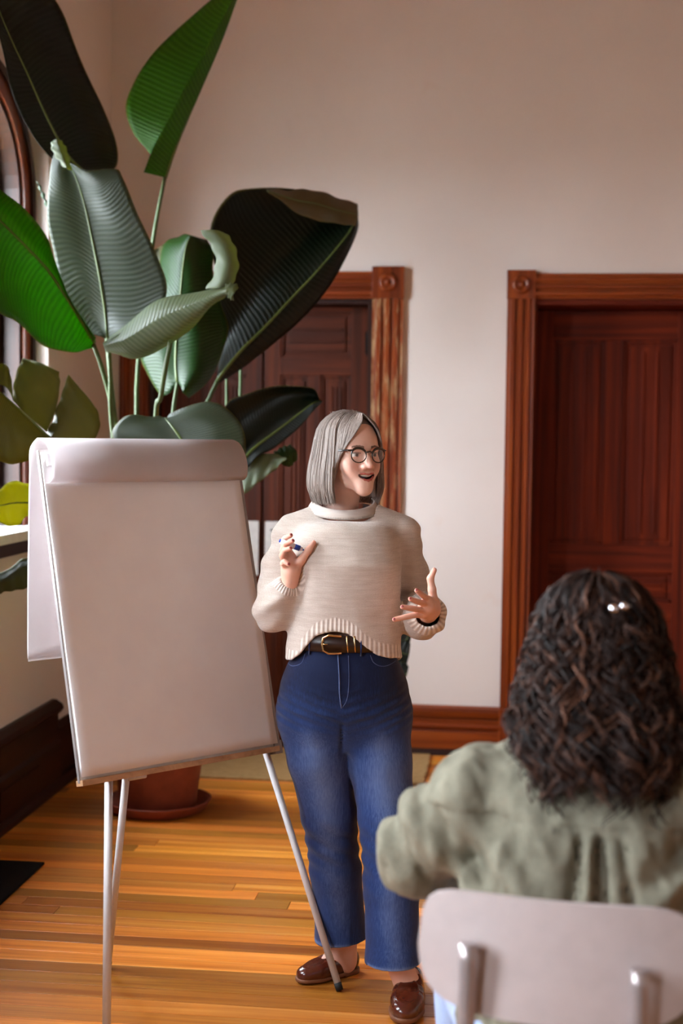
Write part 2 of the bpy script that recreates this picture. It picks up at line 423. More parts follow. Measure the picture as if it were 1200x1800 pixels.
d1 = tag(empty('door_1', (0, 0, 0)), 'panelled wooden double door behind the plant', kind='structure')
casing_v('casing', -0.677, -0.52, 0.0, 2.31, MAT['trim_worn'], d1)
casing_v('casing', -1.985, -1.83, 0.0, 2.31, MAT['trim_z'], d1)
casing_h('head_casing', -1.83, -0.677, 2.31, 2.447, MAT['trim_x'], d1)
rosette(-0.679, -0.518, 2.31, d1); rosette(-1.987, -1.828, 2.31, d1)
for a, b in ((-1.83, -1.806), (-0.70, -0.677)): MB().box((a, YW, 0), (b, YW + 0.2, 2.31)).build('jamb', MAT['dark_z'], d1)
MB().box((-1.806, YW, 2.286), (-0.70, YW + 0.2, 2.31)).build('head_jamb', MAT['dark_x'], d1)
rows1 = [(2.02, 2.255, 1), (1.10, 1.93, 2), (0.86, 1.02, 1), (0.22, 0.78, 2)]
door_leaf(-1.250, -0.712, 2.282, 7.35, rows1, 'door', d1)
door_leaf(-1.800, -1.262, 2.282, 7.35, rows1, 'door', d1)
for z in (2.03, 1.15, 0.25):
    h = MB().tube([(-0.706, 7.335, z), (-0.706, 7.335, z + 0.13)], 0.009, 10).box((-0.725, 7.343, z + 0.01), (-0.69, 7.352, z + 0.12))
    h.build('hinge', MAT['iron'], d1)
for x0 in (-1.262 - 0.15, -1.25 + 0.012):
    tag(MB().box((x0, 7.337, 0.88), (x0 + 0.14, 7.343, 1.165)).build('notice_sheet', MAT['white_paint']),
        'white notice sheet pinned to the %s leaf of the wooden double door' % ('left' if x0 < -1.3 else 'right'), 'sheet')
    s = bpy.data.objects[-1] if False else None
for sh in [o for o in COL.objects if o.name.startswith('notice_sheet')]:
    xs0 = min(v.co.x for v in sh.data.vertices)
    MB().lathe([(0.006, 0.0), (0.006, -0.004), (0.003, -0.007), (0.0, -0.0075)], (xs0 + 0.035, 7.337, 1.12), 'y', 12).build('pin', MAT['iron'], sh)

d2 = tag(empty('door_2', (0, 0, 0)), 'panelled red-brown door deep in its doorway behind the seated person', kind='structure')
casing_v('casing', 0.0, 0.136, 0.24, 2.31, MAT['trim_z'], d2)
casing_v('casing', 1.42, 1.556, 0.24, 2.31, MAT['trim_z'], d2)
for a in (0.0, 1.42): MB().box((a - 0.004, YW - 0.045, 0.0), (a + 0.14, YW, 0.245)).build('plinth_block', MAT['trim_z'], d2, 0.004)
casing_h('head_casing', 0.136, 1.42, 2.31, 2.437, MAT['trim_x'], d2)
rosette(-0.003, 0.139, 2.31, d2); rosette(1.417, 1.559, 2.31, d2)
for a, b in ((0.136, 0.150), (1.406, 1.42)): MB().box((a, YW, 0), (b, YW + 0.36, 2.31)).build('jamb', MAT['deep_z'], d2)
MB().box((0.150, YW, 2.285), (1.406, YW + 0.36, 2.31)).build('head_jamb', MAT['deep_x'], d2)
rows2 = [(1.07, 2.13, 2), (0.77, 0.93, 1), (0.2, 0.68, 2)]
door_leaf(0.154, 0.96, 2.28, 7.5, rows2, 'deep', d2, st=0.085, mull=0.09, reeds=2)
door_leaf(0.966, 1.402, 2.28, 7.5, [(1.07, 2.13, 1), (0.77, 0.93, 1), (0.2, 0.68, 1)], 'deep', d2, st=0.085, reeds=2)
MB().box((0.1, YW + 0.37, 0), (1.46, YW + 0.38, 2.35)).build('door_backing', MAT['dark_z'], d2)
MB().box((-1.9, YW + 0.37, 0), (-0.6, YW + 0.38, 2.35)).build('door_backing', MAT['dark_z'], d1)
for (a, b), r, e in ((D1, d1, 0.2), (D2, d2, 0.36)): MB().box((a, YW, -0.02), (b, YW + e, 0.004)).build('threshold', MAT['dark_x'], r)
# ------------------------------------------------------------------ rug and mat
def m_weave(name, c0, c1, scale, rough=0.95):
    t = NT(name); b = t.bsdf(Roughness=rough); b.inputs['Specular IOR Level'].default_value = 0.2
    v = t.coord('Object')
    wx = t.n('TexWave', i_Scale=scale, i_Distortion=1.5, bands_direction='X'); wy = t.n('TexWave', i_Scale=scale * 1.3, i_Distortion=1.5, bands_direction='Y')
    for w in (wx, wy): t.l(v, w.inputs['Vector'])
    f = t.math('MULTIPLY', wx.outputs['Fac'], wy.outputs['Fac'])
    f = t.math('ADD', t.math('MULTIPLY', f, 0.6), t.math('MULTIPLY', t.noise(v, 40, 4), 0.4))
    t.l(t.ramp(f, [(0.15, c0), (0.6, c1)]).outputs[0], b.inputs['Base Color']); t.bump(f, b, 0.6, 0.004)
    return t.m
MAT['jute'] = m_weave('jute_weave', srgb(150, 112, 66), srgb(206, 170, 118), 42)
rx0, rx1, ry0, ry1 = -1.55, -0.345, 6.49, 7.145
mb = MB(); r2 = random.Random(3); n = 26
edge = [(rx0, ry0), (rx1, ry0)] + [(rx1 + r2.uniform(-0.006, 0.006), ry0 + (ry1 - ry0) * k / n) for k in range(1, n)] + [(rx1, ry1), (rx0, ry1)]
mb.prism(edge, lambda u, v: (u - rx0, v - ry0, 0.0), lambda u, v: (u - rx0, v - ry0, 0.011))
rug = mb.build('jute_rug', MAT['jute']); rug.location = (rx0, ry0, 0.0005)
tag(rug, 'flat beige woven jute rug in front of the double door', 'rug')
MAT['mat'] = m_weave('black_rubber_mat', srgb(9, 8, 8), srgb(20, 18, 17), 60)
mt = MB().box((0, 0, 0), (0.36, 0.95, 0.010)).build('floor_mat', MAT['mat'], bevel=0.003); mt.location = (XL + 0.085, 4.14, 0.0005)
mt.location = (-1.682 - 0.275, 4.14, 0.0005)
for v in mt.data.vertices: v.co.x *= 0.275 / 0.36
tag(mt, 'black rubber floor mat by the left wall', 'mat')

# ------------------------------------------------------------------ flip chart
MAT['paper'] = None
def paper(name='flipchart_paper', tl=0.05):
    t = NT(name); n = t.noise(t.coord(), 7, 4); r = t.ramp(n, [(0.3, srgb(236, 230, 231)), (0.7, srgb(241, 236, 236))])
    d = t.n('BsdfDiffuse'); tr = t.n('BsdfTranslucent'); mx = t.n('MixShader', x0=tl)
    u = t.n('Bump', i_Strength=0.08, i_Distance=0.01); t.l(n, u.inputs['Height']); t.l(u.outputs[0], d.inputs['Normal'])
    for q in (d, tr): t.l(r.outputs[0], q.inputs['Color'])
    t.l(d.outputs[0], mx.inputs[1]); t.l(tr.outputs[0], mx.inputs[2]); t.l(mx.outputs[0], t.out.inputs['Surface']); return t.m
MAT['paper'] = paper(); MAT['thin_paper'] = paper('thin_flipchart_paper', 0.62)
MAT['easel_metal'] = m_plain('pale_grey_metal', srgb(205, 200, 200), 0.4, 0.0, 0.02)
MAT['board_edge'] = m_plain('grey_aluminium_edge', srgb(150, 142, 140), 0.45, 0.35, 0.03)
MAT['ledge'] = m_wood('pale_board_wood', srgb(150, 108, 76), srgb(180, 136, 100), srgb(200, 160, 122), axis=0, coat=0.0, rough=0.55)
MAT['rubber'] = m_plain('black_rubber', srgb(20, 19, 19), 0.7)
A = np.array([-1.122, 3.70, 0.674]); Bq = np.array([-0.668, 4.215, 0.674])          # lower corners of the board
EU = (Bq - A); BW = np.linalg.norm(EU); EU /= BW
EN = np.array([EU[1], -EU[0], 0.0]); LEAN = math.radians(14)
EV = np.array([0, 0, math.cos(LEAN)]) - EN * math.sin(LEAN)                             # up the board
EF = EN * math.cos(LEAN) + np.array([0, 0, math.sin(LEAN)])                             # out of the board's face
BH = 0.922
e0 = (A + Bq) / 2; e0[2] = 0
def eb(u, v, w): return A + EU * u + EV * v + EF * w
easel = empty('flipchart_easel', tuple(e0)); tag(easel, 'tilted flip chart easel with pale tubular legs standing by the plant', 'easel')
def board_box(nm, u0, u1, v0, v1, w0, w1, mat, parent=easel, off=e0):
    mb = MB(); vs = [eb(u, v, w_) - off for w_ in (w0, w1) for v in (v0, v1) for u in (u0, u1)]
    mb.add(vs, [(0, 1, 3, 2), (4, 6, 7, 5), (0, 4, 5, 1), (2, 3, 7, 6), (0, 2, 6, 4), (1, 5, 7, 3)])
    return mb.build(nm, mat, parent, 0.002)
board_box('board', 0.0, BW, 0.0, BH, -0.012, 0.0, MAT['white_paint'])
board_box('bottom_ledge', -0.002, BW + 0.002, -0.012, 0.004, -0.022, 0.012, MAT['ledge'])
board_box('side_rail', BW, BW + 0.012, -0.014, BH, -0.03, 0.004, MAT['board_edge'])
board_box('side_rail', -0.003, 0.0, -0.004, BH, -0.012, 0.0, MAT['board_edge'])
board_box('corner_cap', BW - 0.012, BW + 0.016, -0.02, 0.02, -0.032, 0.006, MAT['board_edge'])
board_box('clamp_bar', 0.01, BW - 0.01, BH - 0.05, BH - 0.015, 0.012, 0.022, MAT['easel_metal'])
def leg(p_top, foot, r=0.0105):
    d = foot - p_top; d /= np.linalg.norm(d)
    l = MB().tube([p_top - e0, foot - d * 0.02 - e0], r, 14).build('leg', MAT['easel_metal'], easel)
    MB().tube([foot - d * 0.022 - e0, foot - d * 0.0 - e0], [r * 1.12, r * 1.02], 14).build('rubber_foot', MAT['rubber'], l)
footR = on_floor(597, 1743); footL = on_floor(187, 1832); footB = on_floor(189, 1703)
for q in (footR, footL, footB): q[2] = 0.004
def on_board(px, py, w_):
    """point of the board plane (offset w_) seen at px,py"""
    o = A + EF * w_; q = P(px, py, 1.0) - CC; s = ((o - CC) @ EF) / (q @ EF); return CC + q * s
leg(on_board(467, 1322, -0.03), footR)
leg(on_board(191, 1372, -0.03), footL, 0.0115)
leg(on_board(222, 1362, -0.03), footB)
for px in (208, 240):
    q = on_board(px, 1366, -0.03) - e0
    MB().tube([q - EU * 0.03, q + EU * 0.03], 0.007, 10).build('leg_bracket', MAT['easel_metal'], easel)

# the pad: front sheet stack, plus sheets flipped over the top and hanging down behind
pad = empty('paper_pad', tuple(eb(BW / 2, 0, 0.01))); po = np.array(pad.location)
tag(pad, 'large blank white paper pad clipped to the flip chart, used sheets flipped over its top', 'paper pad')
# slightly wavy front sheet
nu, nv = 24, 30; V = []; F = []
for side, w_ in ((0, 0.001), (1, 0.008)):
    for j in range(nv + 1):
        for i in range(nu + 1):
            u, v = 0.002 + (BW - 0.004) * i / nu, 0.012 + (BH - 0.02) * j / nv
            wav = side * (0.0025 * math.sin(u * 9 + v * 5) + 0.002 * math.sin(v * 13 - u * 4)) * min(1, 4 * (1 - v / BH))
            if side: wav += 0.004 * max(0, 1 - v / 0.1) * (i / nu)
            V.append(eb(u, v, w_ + wav) - po)
N = (nu + 1) * (nv + 1); idx = lambda s, i, j: s * N + j * (nu + 1) + i
for j in range(nv):
    for i in range(nu):
        F.append((idx(1, i, j), idx(1, i + 1, j), idx(1, i + 1, j + 1), idx(1, i, j + 1))); F.append((idx(0, i, j), idx(0, i, j + 1), idx(0, i + 1, j + 1), idx(0, i + 1, j)))
for j in range(nv): F.append((idx(0, 0, j), idx(1, 0, j), idx(1, 0, j + 1), idx(0, 0, j + 1))); F.append((idx(0, nu, j), idx(0, nu, j + 1), idx(1, nu, j + 1), idx(1, nu, j)))
for i in range(nu): F.append((idx(0, i, 0), idx(0, i + 1, 0), idx(1, i + 1, 0), idx(1, i, 0))); F.append((idx(0, i, nv), idx(1, i, nv), idx(1, i + 1, nv), idx(0, i + 1, nv)))
link('front_sheet', mesh_from('front_sheet', V, F, True), MAT['paper'], pad)
# flipped sheets: several nested layers following a fold over the top edge
def flip_layer(k, nlay):
    s = k * 0.0045                                           # outer layers first
    T = BH + 0.0
    prof = [(T - 0.098, 0.014), (T - 0.1, 0.032 - s * .4), (T - 0.088, 0.05 - s), (T - 0.055, 0.058 - s), (T - 0.02, 0.052 - s),
            (T + 0.012, 0.036 - s * .8), (T + 0.031 - s, 0.008)]
    pts = [A + EV * v + EF * w_ for v, w_ in prof]
    top = A + EV * (T + 0.034 - s) - EF * 0.012
    back = top - EN * 0.035 - np.array([0, 0, 0.03 ]) + EN * s
    L = [0.1, 0.25, 0.4, 0.52 + 0.012 * k, ]
    dn = [back + np.array([0, 0, -z]) - EN * (0.012 * math.sin(z * 3) + 0.012 * k * 0.3) for z in (0.06, 0.16, 0.30, 0.44, 0.595 + 0.004 * k)]
    return catmull(pts + [top, back] + dn, 56)
for k in range(2):
    c = flip_layer(k, 2); V = []; F = []; m = len(c)
    ins = 0.002 + 0.002 * k
    for i, u in enumerate((ins, BW * 0.33, BW * 0.66, BW - ins)):
        for q in c: V.append(q + EU * u - po)
    for i in range(3):
        for j in range(m - 1): F.append((i * m + j, (i + 1) * m + j, (i + 1) * m + j + 1, i * m + j + 1))
    o = link('flipped_sheet', mesh_from('flipped_sheet', V, F, True), MAT['thin_paper'], pad)
    md = o.modifiers.new('thickness', 'SOLIDIFY'); md.thickness = 0.0012

# ------------------------------------------------------------------ pot, saucer, plant
def m_terracotta():
    t = NT('terracotta'); b = t.bsdf(Roughness=0.6); n = t.noise(t.coord(), 12, 5)
    t.l(t.ramp(n, [(0.3, srgb(118, 52, 34)), (0.7, srgb(146, 70, 48))]).outputs[0], b.inputs['Base Color']); t.bump(n, b, 0.1, 0.003); return t.m
MAT['terracotta'] = m_terracotta()
MAT['soil'] = m_plain('soil', srgb(36, 24, 16), 0.95, noise=0.25, nscale=60, bump=0.8)
pc = on_floor(275, 1425); pc = np.array([-1.455, 5.93, 0])
sa = MB().lathe([(0, 0.002), (0.19, 0.002), (0.205, 0.01), (0.226, 0.045), (0.229, 0.05), (0.222, 0.052), (0.216, 0.045), (0.2, 0.02), (0, 0.018)], n=48).build('plant_saucer', MAT['terracotta'])
sa.location = pc; tag(sa, 'terracotta saucer under the big plant pot', 'saucer')
pot = empty('terracotta_pot', (pc[0], pc[1], 0.0195)); tag(pot, 'large terracotta flower pot on a saucer behind the flip chart', 'flower pot')
MB().lathe([(0, 0), (0.158, 0), (0.163, 0.008), (0.198, 0.27), (0.199, 0.28), (0.185, 0.28), (0.16, 0.02), (0, 0.02)], n=48).build('pot_body', MAT['terracotta'], pot)
MB().lathe([(0.198, 0.235), (0.212, 0.238), (0.224, 0.33), (0.222, 0.336), (0.205, 0.336), (0.198, 0.27)], n=48).build('rim', MAT['terracotta'], pot)
MB().lathe([(0.2, 0.295), (0.15, 0.302), (0.06, 0.308), (0, 0.306)], n=40).build('soil', MAT['soil'], pot)

def m_leaf():
    t = NT('strelitzia_leaf')
    uv = t.n('UVMap'); sp = t.n('SeparateXYZ'); t.l(uv.outputs[0], sp.inputs[0])
    u, v = sp.outputs[0], sp.outputs[1]                      # u along the leaf, v signed across
    av = t.math('ABSOLUTE', t.math('SUBTRACT', v, 0.5))
    ph = t.math('SUBTRACT', t.math('MULTIPLY', u, 95.0), t.math('MULTIPLY', av, 22.0))
    nz = t.noise(t.coord('Object', (1, 1, 1)), 9, 3)
    ph = t.math('ADD', ph, t.math('MULTIPLY', nz, 0.5))
    wv = t.math('MULTIPLY_ADD', t.math('SINE', t.math('MULTIPLY', ph, 6.283 / 2)), 0.5, 0.5)
    fine = t.math('MULTIPLY_ADD', t.math('SINE', t.math('MULTIPLY', ph, 6.283 * 2.3)), 0.5, 0.5)
    hgt = t.math('ADD', wv, t.math('MULTIPLY', fine, 0.3))
    oi = t.n('ObjectInfo')
    dark = t.mix(1.0, oi.outputs['Color'], (0.62, 0.66, 0.55, 1), 'MULTIPLY')
    col = t.mix(t.math('MULTIPLY', hgt, 0.75), dark, oi.outputs['Color'])
    edge = t.ramp(av, [(0.485, (0, 0, 0, 1)), (0.498, (1, 1, 1, 1))]); 
    col = t.mix(t.math('MULTIPLY', edge.outputs[0], 0.6), col, srgb(120, 110, 40))
    pr = t.n('BsdfPrincipled', i_Roughness=0.38); pr.inputs['Specular IOR Level'].default_value = 0.5
    tl = t.n('BsdfTranslucent'); mx = t.n('MixShader', x0=0.42)
    t.l(col, pr.inputs['Base Color'])
    tc = t.n('HueSaturation', i_Saturation=1.25, i_Value=1.6); t.l(col, tc.inputs['Color']); 
    yel = t.mix(1.0, tc.outputs[0], (1.0, 0.92, 0.25, 1), 'MULTIPLY'); t.l(yel, tl.inputs['Color'])
    bp = t.n('Bump', i_Strength=0.4, i_Distance=0.004); t.l(hgt, bp.inputs['Height']); t.l(bp.outputs[0], pr.inputs['Normal']); t.l(bp.outputs[0], tl.inputs['Normal'])
    t.l(pr.outputs[0], mx.inputs[1]); t.l(tl.outputs[0], mx.inputs[2]); t.l(mx.outputs[0], t.out.inputs['Surface'])
    return t.m
MAT['leaf'] = m_leaf()
MAT['petiole'] = m_plain('petiole_green', srgb(70, 90, 44), 0.45, noise=0.1, nscale=12)
MAT['midrib'] = m_plain('midrib_green', srgb(98, 118, 54), 0.4, noise=0.08, nscale=12)
plant = empty('bird_of_paradise_plant', (pc[0], pc[1], 0.325)); PO = np.array(plant.location)
tag(plant, 'tall bird of paradise plant with huge paddle leaves in a terracotta pot', 'plant')
GR = {'green': srgb(36, 78, 18), 'grey': srgb(80, 90, 72), 'dark': srgb(15, 26, 9), 'olive': srgb(104, 102, 60), 'pale': srgb(132, 144, 112), 'bright': srgb(66, 128, 16), 'yellow': srgb(170, 170, 30), 'brown': srgb(108, 90, 58)}  # dark, bright and pale put shade, backlight and gloss into the blade colours
def leaf(rows, rib, colour, parent=None, org=None, n=40, m=5, wave=0.004, seed=0, ribr=0.0075):
    """rows: longitudinal control lines (px, py, depth) from one margin to the other; rows[rib] is the midrib"""
    parent = parent or plant; org = PO if org is None else org
    rr = random.Random(seed + 11); R = np.array([catmull([P(*q) for q in r], n) for r in rows])          # K,n,3
    K = len(rows); mm = (K - 1) * m + 1
    G = np.array([catmull(R[:, j], mm) for j in range(n)])                                                 # n,mm,3
    du = np.gradient(G, axis=0); dv = np.gradient(G, axis=1); nr = np.cross(du, dv); nr /= np.linalg.norm(nr, axis=2, keepdims=True) + 1e-9
    uu = np.linspace(0, 1, n)[:, None]; vv = (np.arange(mm)[None, :] - rib * m) / max(rib, K - 1 - rib) / m
    ph = rr.random() * 6
    G = G + nr * (wave * np.sin(uu * 23 + ph + vv * 3) * np.abs(vv))[:, :, None]
    G[:, :, 0] = np.maximum(G[:, :, 0], XL + 0.06)
    V = (G - org).reshape(-1, 3)
    q = np.arange(n * mm).reshape(n, mm); F = np.stack([q[:-1, :-1], q[:-1, 1:], q[1:, 1:], q[1:, :-1]], -1).reshape(-1, 4)
    me = mesh_from('leaf', V, F, True); uvl = me.uv_layers.new(name='UVMap')
    U = np.stack([np.repeat(uu, mm, 1), 0.5 + np.repeat(vv, n, 0) * 0.5], -1).reshape(-1, 2)
    li = np.zeros(len(me.loops), np.int32); me.loops.foreach_get('vertex_index', li); uvl.data.foreach_set('uv', U[li].astype(np.float32).ravel())
    o = link('leaf', me, MAT['leaf'], parent); o.color = GR[colour]
    s = o.modifiers.new('thickness', 'SOLIDIFY'); s.thickness = 0.0012; s.offset = 0
    rp = G[:, rib * m] - org
    if ribr: MB().tube(list(rp[::2]), list(np.linspace(ribr, 0.0015, len(rp[::2]))), 8).build('midrib', MAT['midrib'], o)
    return o
def stem(pts, soil, r0=0.011, r1=0.008, parent=None, org=None, base=None):
    parent = parent or plant; org = PO if org is None else org
    W = [P(*q) for q in pts] + [np.array([pc[0] + soil[0], pc[1] + soil[1], 0.30])]
    c = catmull(W, 26) - org
    MB().tube(list(c), list(np.linspace(r1, r0, 26)), 9).build('petiole', MAT['petiole'], parent)
def D(d, pts): return [(x, y, d) for x, y in pts]
def DL(d0, d1, pts): return [(x, y, d0 + (d1 - d0) * i / (len(pts) - 1)) for i, (x, y) in enumerate(pts)]

# 1 dark blade leaning over the top left corner
leaf([DL(5.92, 5.1, [(140, 306), (100, 287), (70, 255), (42, 212), (20, 155), (0, 72), (-25, -20), (-40, -110)]),
      DL(6.0, 5.15, [(152, 306), (122, 278), (98, 238), (72, 185), (48, 130), (18, 66), (-12, -10), (-38, -110)]),
      DL(6.15, 5.32, [(160, 308), (165, 290), (152, 236), (128, 178), (102, 120), (72, 60), (40, -10), (-10, -110)]),
      DL(6.26, 5.45, [(160, 309), (198, 300), (207, 268), (192, 215), (160, 145), (128, 70), (98, 0), (20, -110)])], 1, 'dark', seed=1)
# 2 big grey-green blade in front
leaf([DL(5.64, 5.68, [(186, 594), (150, 580), (112, 530), (95, 450), (83, 380), (86, 315), (95, 272), (98, 258)]),
      DL(5.63, 5.66, [(188, 594), (160, 540), (142, 480), (122, 420), (108, 360), (105, 318), (104, 285), (106, 262)]),
      DL(5.6, 5.66, [(190, 596), (184, 540), (174, 480), (162, 420), (150, 365), (138, 325), (128, 300), (118, 282)]),
      DL(5.53, 5.6, [(194, 597), (235, 560), (240, 500), (222, 440), (198, 380), (180, 335), (160, 312), (132, 292)]),
      DL(5.49, 5.57, [(196, 598), (272, 548), (294, 506), (272, 442), (242, 375), (216, 315), (203, 297), (150, 304)])], 2, 'grey', seed=2)
leaf([D(5.6, [(112, 292), (98, 276), (90, 258), (92, 247)]), D(5.58, [(118, 296), (110, 276), (104, 258), (100, 245)]), D(5.6, [(126, 300), (122, 278), (114, 256), (104, 245)])], 1, 'pale', seed=21, ribr=0)
# 3 bright back-lit blade at the left
leaf([DL(5.6, 4.75, [(168, 594), (122, 522), (96, 458), (82, 416), (42, 366), (0, 333), (-70, 285), (-130, 260)]),
      DL(5.66, 4.78, [(166, 602), (130, 545), (88, 480), (48, 436), (4, 392), (-40, 350), (-90, 310), (-130, 280)]),
      DL(5.68, 4.72, [(164, 608), (134, 592), (80, 545), (36, 506), (-6, 476), (-50, 430), (-100, 370), (-140, 310)]),
      DL(5.66, 4.68, [(163, 610), (132, 620), (92, 613), (58, 595), (28, 563), (-4, 550), (-70, 500), (-140, 340)])], 1, 'bright', seed=3)
# 4 upright folded blade at the top
leaf([DL(6.12, 6.2, [(288, 308), (262, 268), (235, 236), (221, 190), (236, 142), (268, 96), (318, 44), (362, 8), (410, -30)]),
      DL(6.1, 6.18, [(290, 310), (280, 272), (270, 236), (275, 192), (296, 142), (322, 94), (358, 44), (388, 4), (425, -40)]),
      DL(6.05, 6.14, [(291, 312), (303, 275), (318, 236), (338, 190), (359, 142), (380, 94), (400, 44), (415, 2), (432, -40)]),
      DL(5.98, 6.08, [(252, 303), (268, 262), (290, 220), (316, 170), (342, 122), (366, 76), (390, 34), (410, -4), (432, -42)])], 2, 'bright', seed=4)
# 5 wide blade arching to the right with its tip folded over
leaf([DL(5.98, 6.24, [(386, 672), (428, 646), (480, 604), (530, 562), (574, 510), (606, 458), (628, 404), (630, 380)]),
      DL(5.95, 6.2, [(382, 668), (420, 620), (468, 572), (512, 524), (552, 482), (590, 438), (620, 398), (629, 370)]),
      DL(6.0, 6.42, [(382, 660), (402, 600), (432, 545), (462, 490), (500, 445), (545, 410), (600, 385), (628, 362)]),
      DL(6.03, 6.36, [(382, 650), (392, 585), (398, 520), (402, 450), (430, 395), (485, 365), (560, 350), (628, 360)]),
      DL(6.06, 6.26, [(381, 642), (386, 575), (384, 505), (368, 410), (398, 348), (440, 331), (540, 337), (628, 358)])], 1, 'dark', seed=5, wave=0.006)
leaf([DL(6.06, 6.14, [(468, 333), (510, 334), (550, 334), (590, 346), (629, 360)]),
      DL(5.99, 6.06, [(470, 336), (520, 352), (555, 358), (595, 370), (629, 378)]),
      DL(5.97, 6.04, [(474, 338), (522, 374), (560, 388), (600, 394), (625, 397)])], 1, 'brown', seed=51, ribr=0.003)
# 6 rolled pale blade pointing right, one half standing up
leaf([DL(5.55, 5.35, [(180, 602), (216, 576), (270, 531), (330, 516), (380, 507), (404, 500), (416, 505)]),
      DL(5.48, 5.28, [(182, 608), (222, 596), (280, 560), (335, 536), (380, 516), (402, 508), (413, 512)]),
      DL(5.5, 5.3, [(186, 616), (228, 622), (290, 596), (338, 560), (380, 528), (400, 516), (408, 520)]),
      DL(5.62, 5.4, [(190, 618), (236, 630), (300, 606), (340, 572), (378, 534), (398, 520), (404, 524)])], 1, 'pale', seed=6, ribr=0)
leaf([DL(5.42, 5.34, [(362, 508), (376, 480), (378, 450), (366, 424), (351, 406)]),
      DL(5.36, 5.3, [(385, 506), (398, 478), (398, 448), (386, 420), (372, 404)]),
      DL(5.4, 5.36, [(408, 500), (418, 476), (417, 448), (408, 424), (394, 408)])], 1, 'pale', seed=61, ribr=0)
leaf([D(5.3, [(396, 500), (408, 498), (418, 502), (414, 512)]), D(5.27, [(396, 508), (404, 508), (410, 514), (406, 522)]), D(5.3, [(398, 516), (402, 524), (408, 528), (412, 526)])], 1, 'pale', seed=62, ribr=0, n=16)
# 7 glossy drooping blade in the middle
leaf([DL(5.9, 6.08, [(286, 697), (256, 655), (248, 618), (262, 560), (280, 500), (280, 450), (296, 424), (318, 412)]),
      DL(5.84, 6.0, [(300, 690), (284, 640), (280, 600), (288, 550), (298, 500), (302, 455), (312, 425), (326, 412)]),
      DL(5.82, 5.95, [(312, 672), (309, 640), (310, 600), (313, 555), (318, 505), (322, 462), (328, 430), (336, 414)]),
      DL(5.76, 6.0, [(322, 690), (348, 650), (352, 605), (350, 560), (348, 510), (348, 465), (348, 435), (350, 418)]),
      DL(5.85, 6.1, [(330, 698), (376, 660), (394, 604), (402, 570), (386, 535), (376, 480), (372, 440), (366, 420)])], 2, 'green', seed=7, wave=0.006)
leaf([D(6.2, [(270, 440), (300, 424), (340, 424)]), D(6.2, [(275, 460), (300, 450), (340, 450)]), D(6.2, [(280, 500), (310, 490), (340, 480)])], 1, 'olive', seed=71, ribr=0)
# 8 low blade just above the flip chart
leaf([DL(5.35, 5.5, [(330, 830), (260, 812), (205, 780), (200, 752), (222, 732), (262, 731), (284, 734)]),
      DL(5.3, 5.5, [(332, 830), (300, 800), (262, 772), (244, 752), (252, 742), (272, 736), (288, 734)]),
      DL(5.28, 5.5, [(336, 830), (332, 802), (318, 772), (304, 752), (296, 742), (292, 738), (290, 734)]),
      DL(5.2, 5.5, [(340, 830), (380, 806), (384, 772), (366, 742), (340, 728), (316, 730), (294, 734)]),
      DL(5.22, 5.5, [(344, 832), (420, 822), (432, 780), (418, 738), (388, 712), (345, 708), (300, 728)])], 2, 'grey', seed=8)
# 9 striped blade to the right, torn along its lower side
leaf([DL(5.8, 5.95, [(395, 800), (394, 718), (430, 693), (480, 680), (540, 679), (558, 694), (566, 706)]),
      DL(5.86, 5.98, [(410, 806), (420, 752), (456, 722), (495, 702), (535, 694), (555, 698), (566, 706)]),
      DL(5.8, 5.93, [(425, 812), (446, 788), (475, 766), (504, 744), (532, 722), (552, 708), (566, 705)]),
      DL(5.77, 5.9, [(428, 830), (452, 804), (482, 787), (512, 764), (538, 738), (556, 716), (567, 707)])], 2, 'dark', seed=9)
leaf([DL(5.82, 5.82, [(424, 816), (445, 806), (470, 797), (500, 803)]), DL(5.8, 5.8, [(424, 842), (448, 826), (476, 814), (502, 804)]), DL(5.78, 5.78, [(424, 874), (452, 850), (480, 828), (504, 805)])], 1, 'pale', seed=91, ribr=0)
leaf([DL(5.85, 5.9, [(480, 796), (496, 786), (512, 782)]), DL(5.82, 5.88, [(488, 806), (504, 798), (520, 792)]), DL(5.85, 5.9, [(498, 818), (510, 820), (523, 806)])], 1, 'green', seed=92, ribr=0)
# 10 split olive blade at the left, three lobes and the lower half
leaf([DL(5.3, 5.3, [(-30, 662), (0, 640), (14, 645), (20, 668)]), DL(5.3, 5.3, [(-30, 680), (0, 676), (15, 686), (24, 706)])], 1, 'olive', seed=10, ribr=0)
leaf([DL(5.36, 5.4, [(22, 704), (26, 665), (38, 633), (42, 632)]), DL(5.34, 5.4, [(48, 730), (54, 690), (68, 648), (72, 638)]), DL(5.36, 5.42, [(82, 760), (98, 720), (105, 680), (104, 654)])], 1, 'olive', seed=101, ribr=0)
leaf([DL(5.36, 5.4, [(84, 762), (100, 718), (112, 682), (120, 657)]), DL(5.32, 5.4, [(88, 772), (118, 740), (140, 712), (142, 684)]), DL(5.34, 5.42, [(90, 782), (150, 790), (176, 748), (166, 712)])], 1, 'olive', seed=102, ribr=0)
leaf([DL(5.34, 5.2, [(96, 778), (60, 744), (24, 710), (-20, 672)]), DL(5.3, 5.18, [(98, 786), (60, 776), (20, 750), (-24, 716)]), DL(5.34, 5.2, [(98, 796), (60, 806), (20, 816), (-24, 800)])], 0, 'olive', seed=103, ribr=0.006)
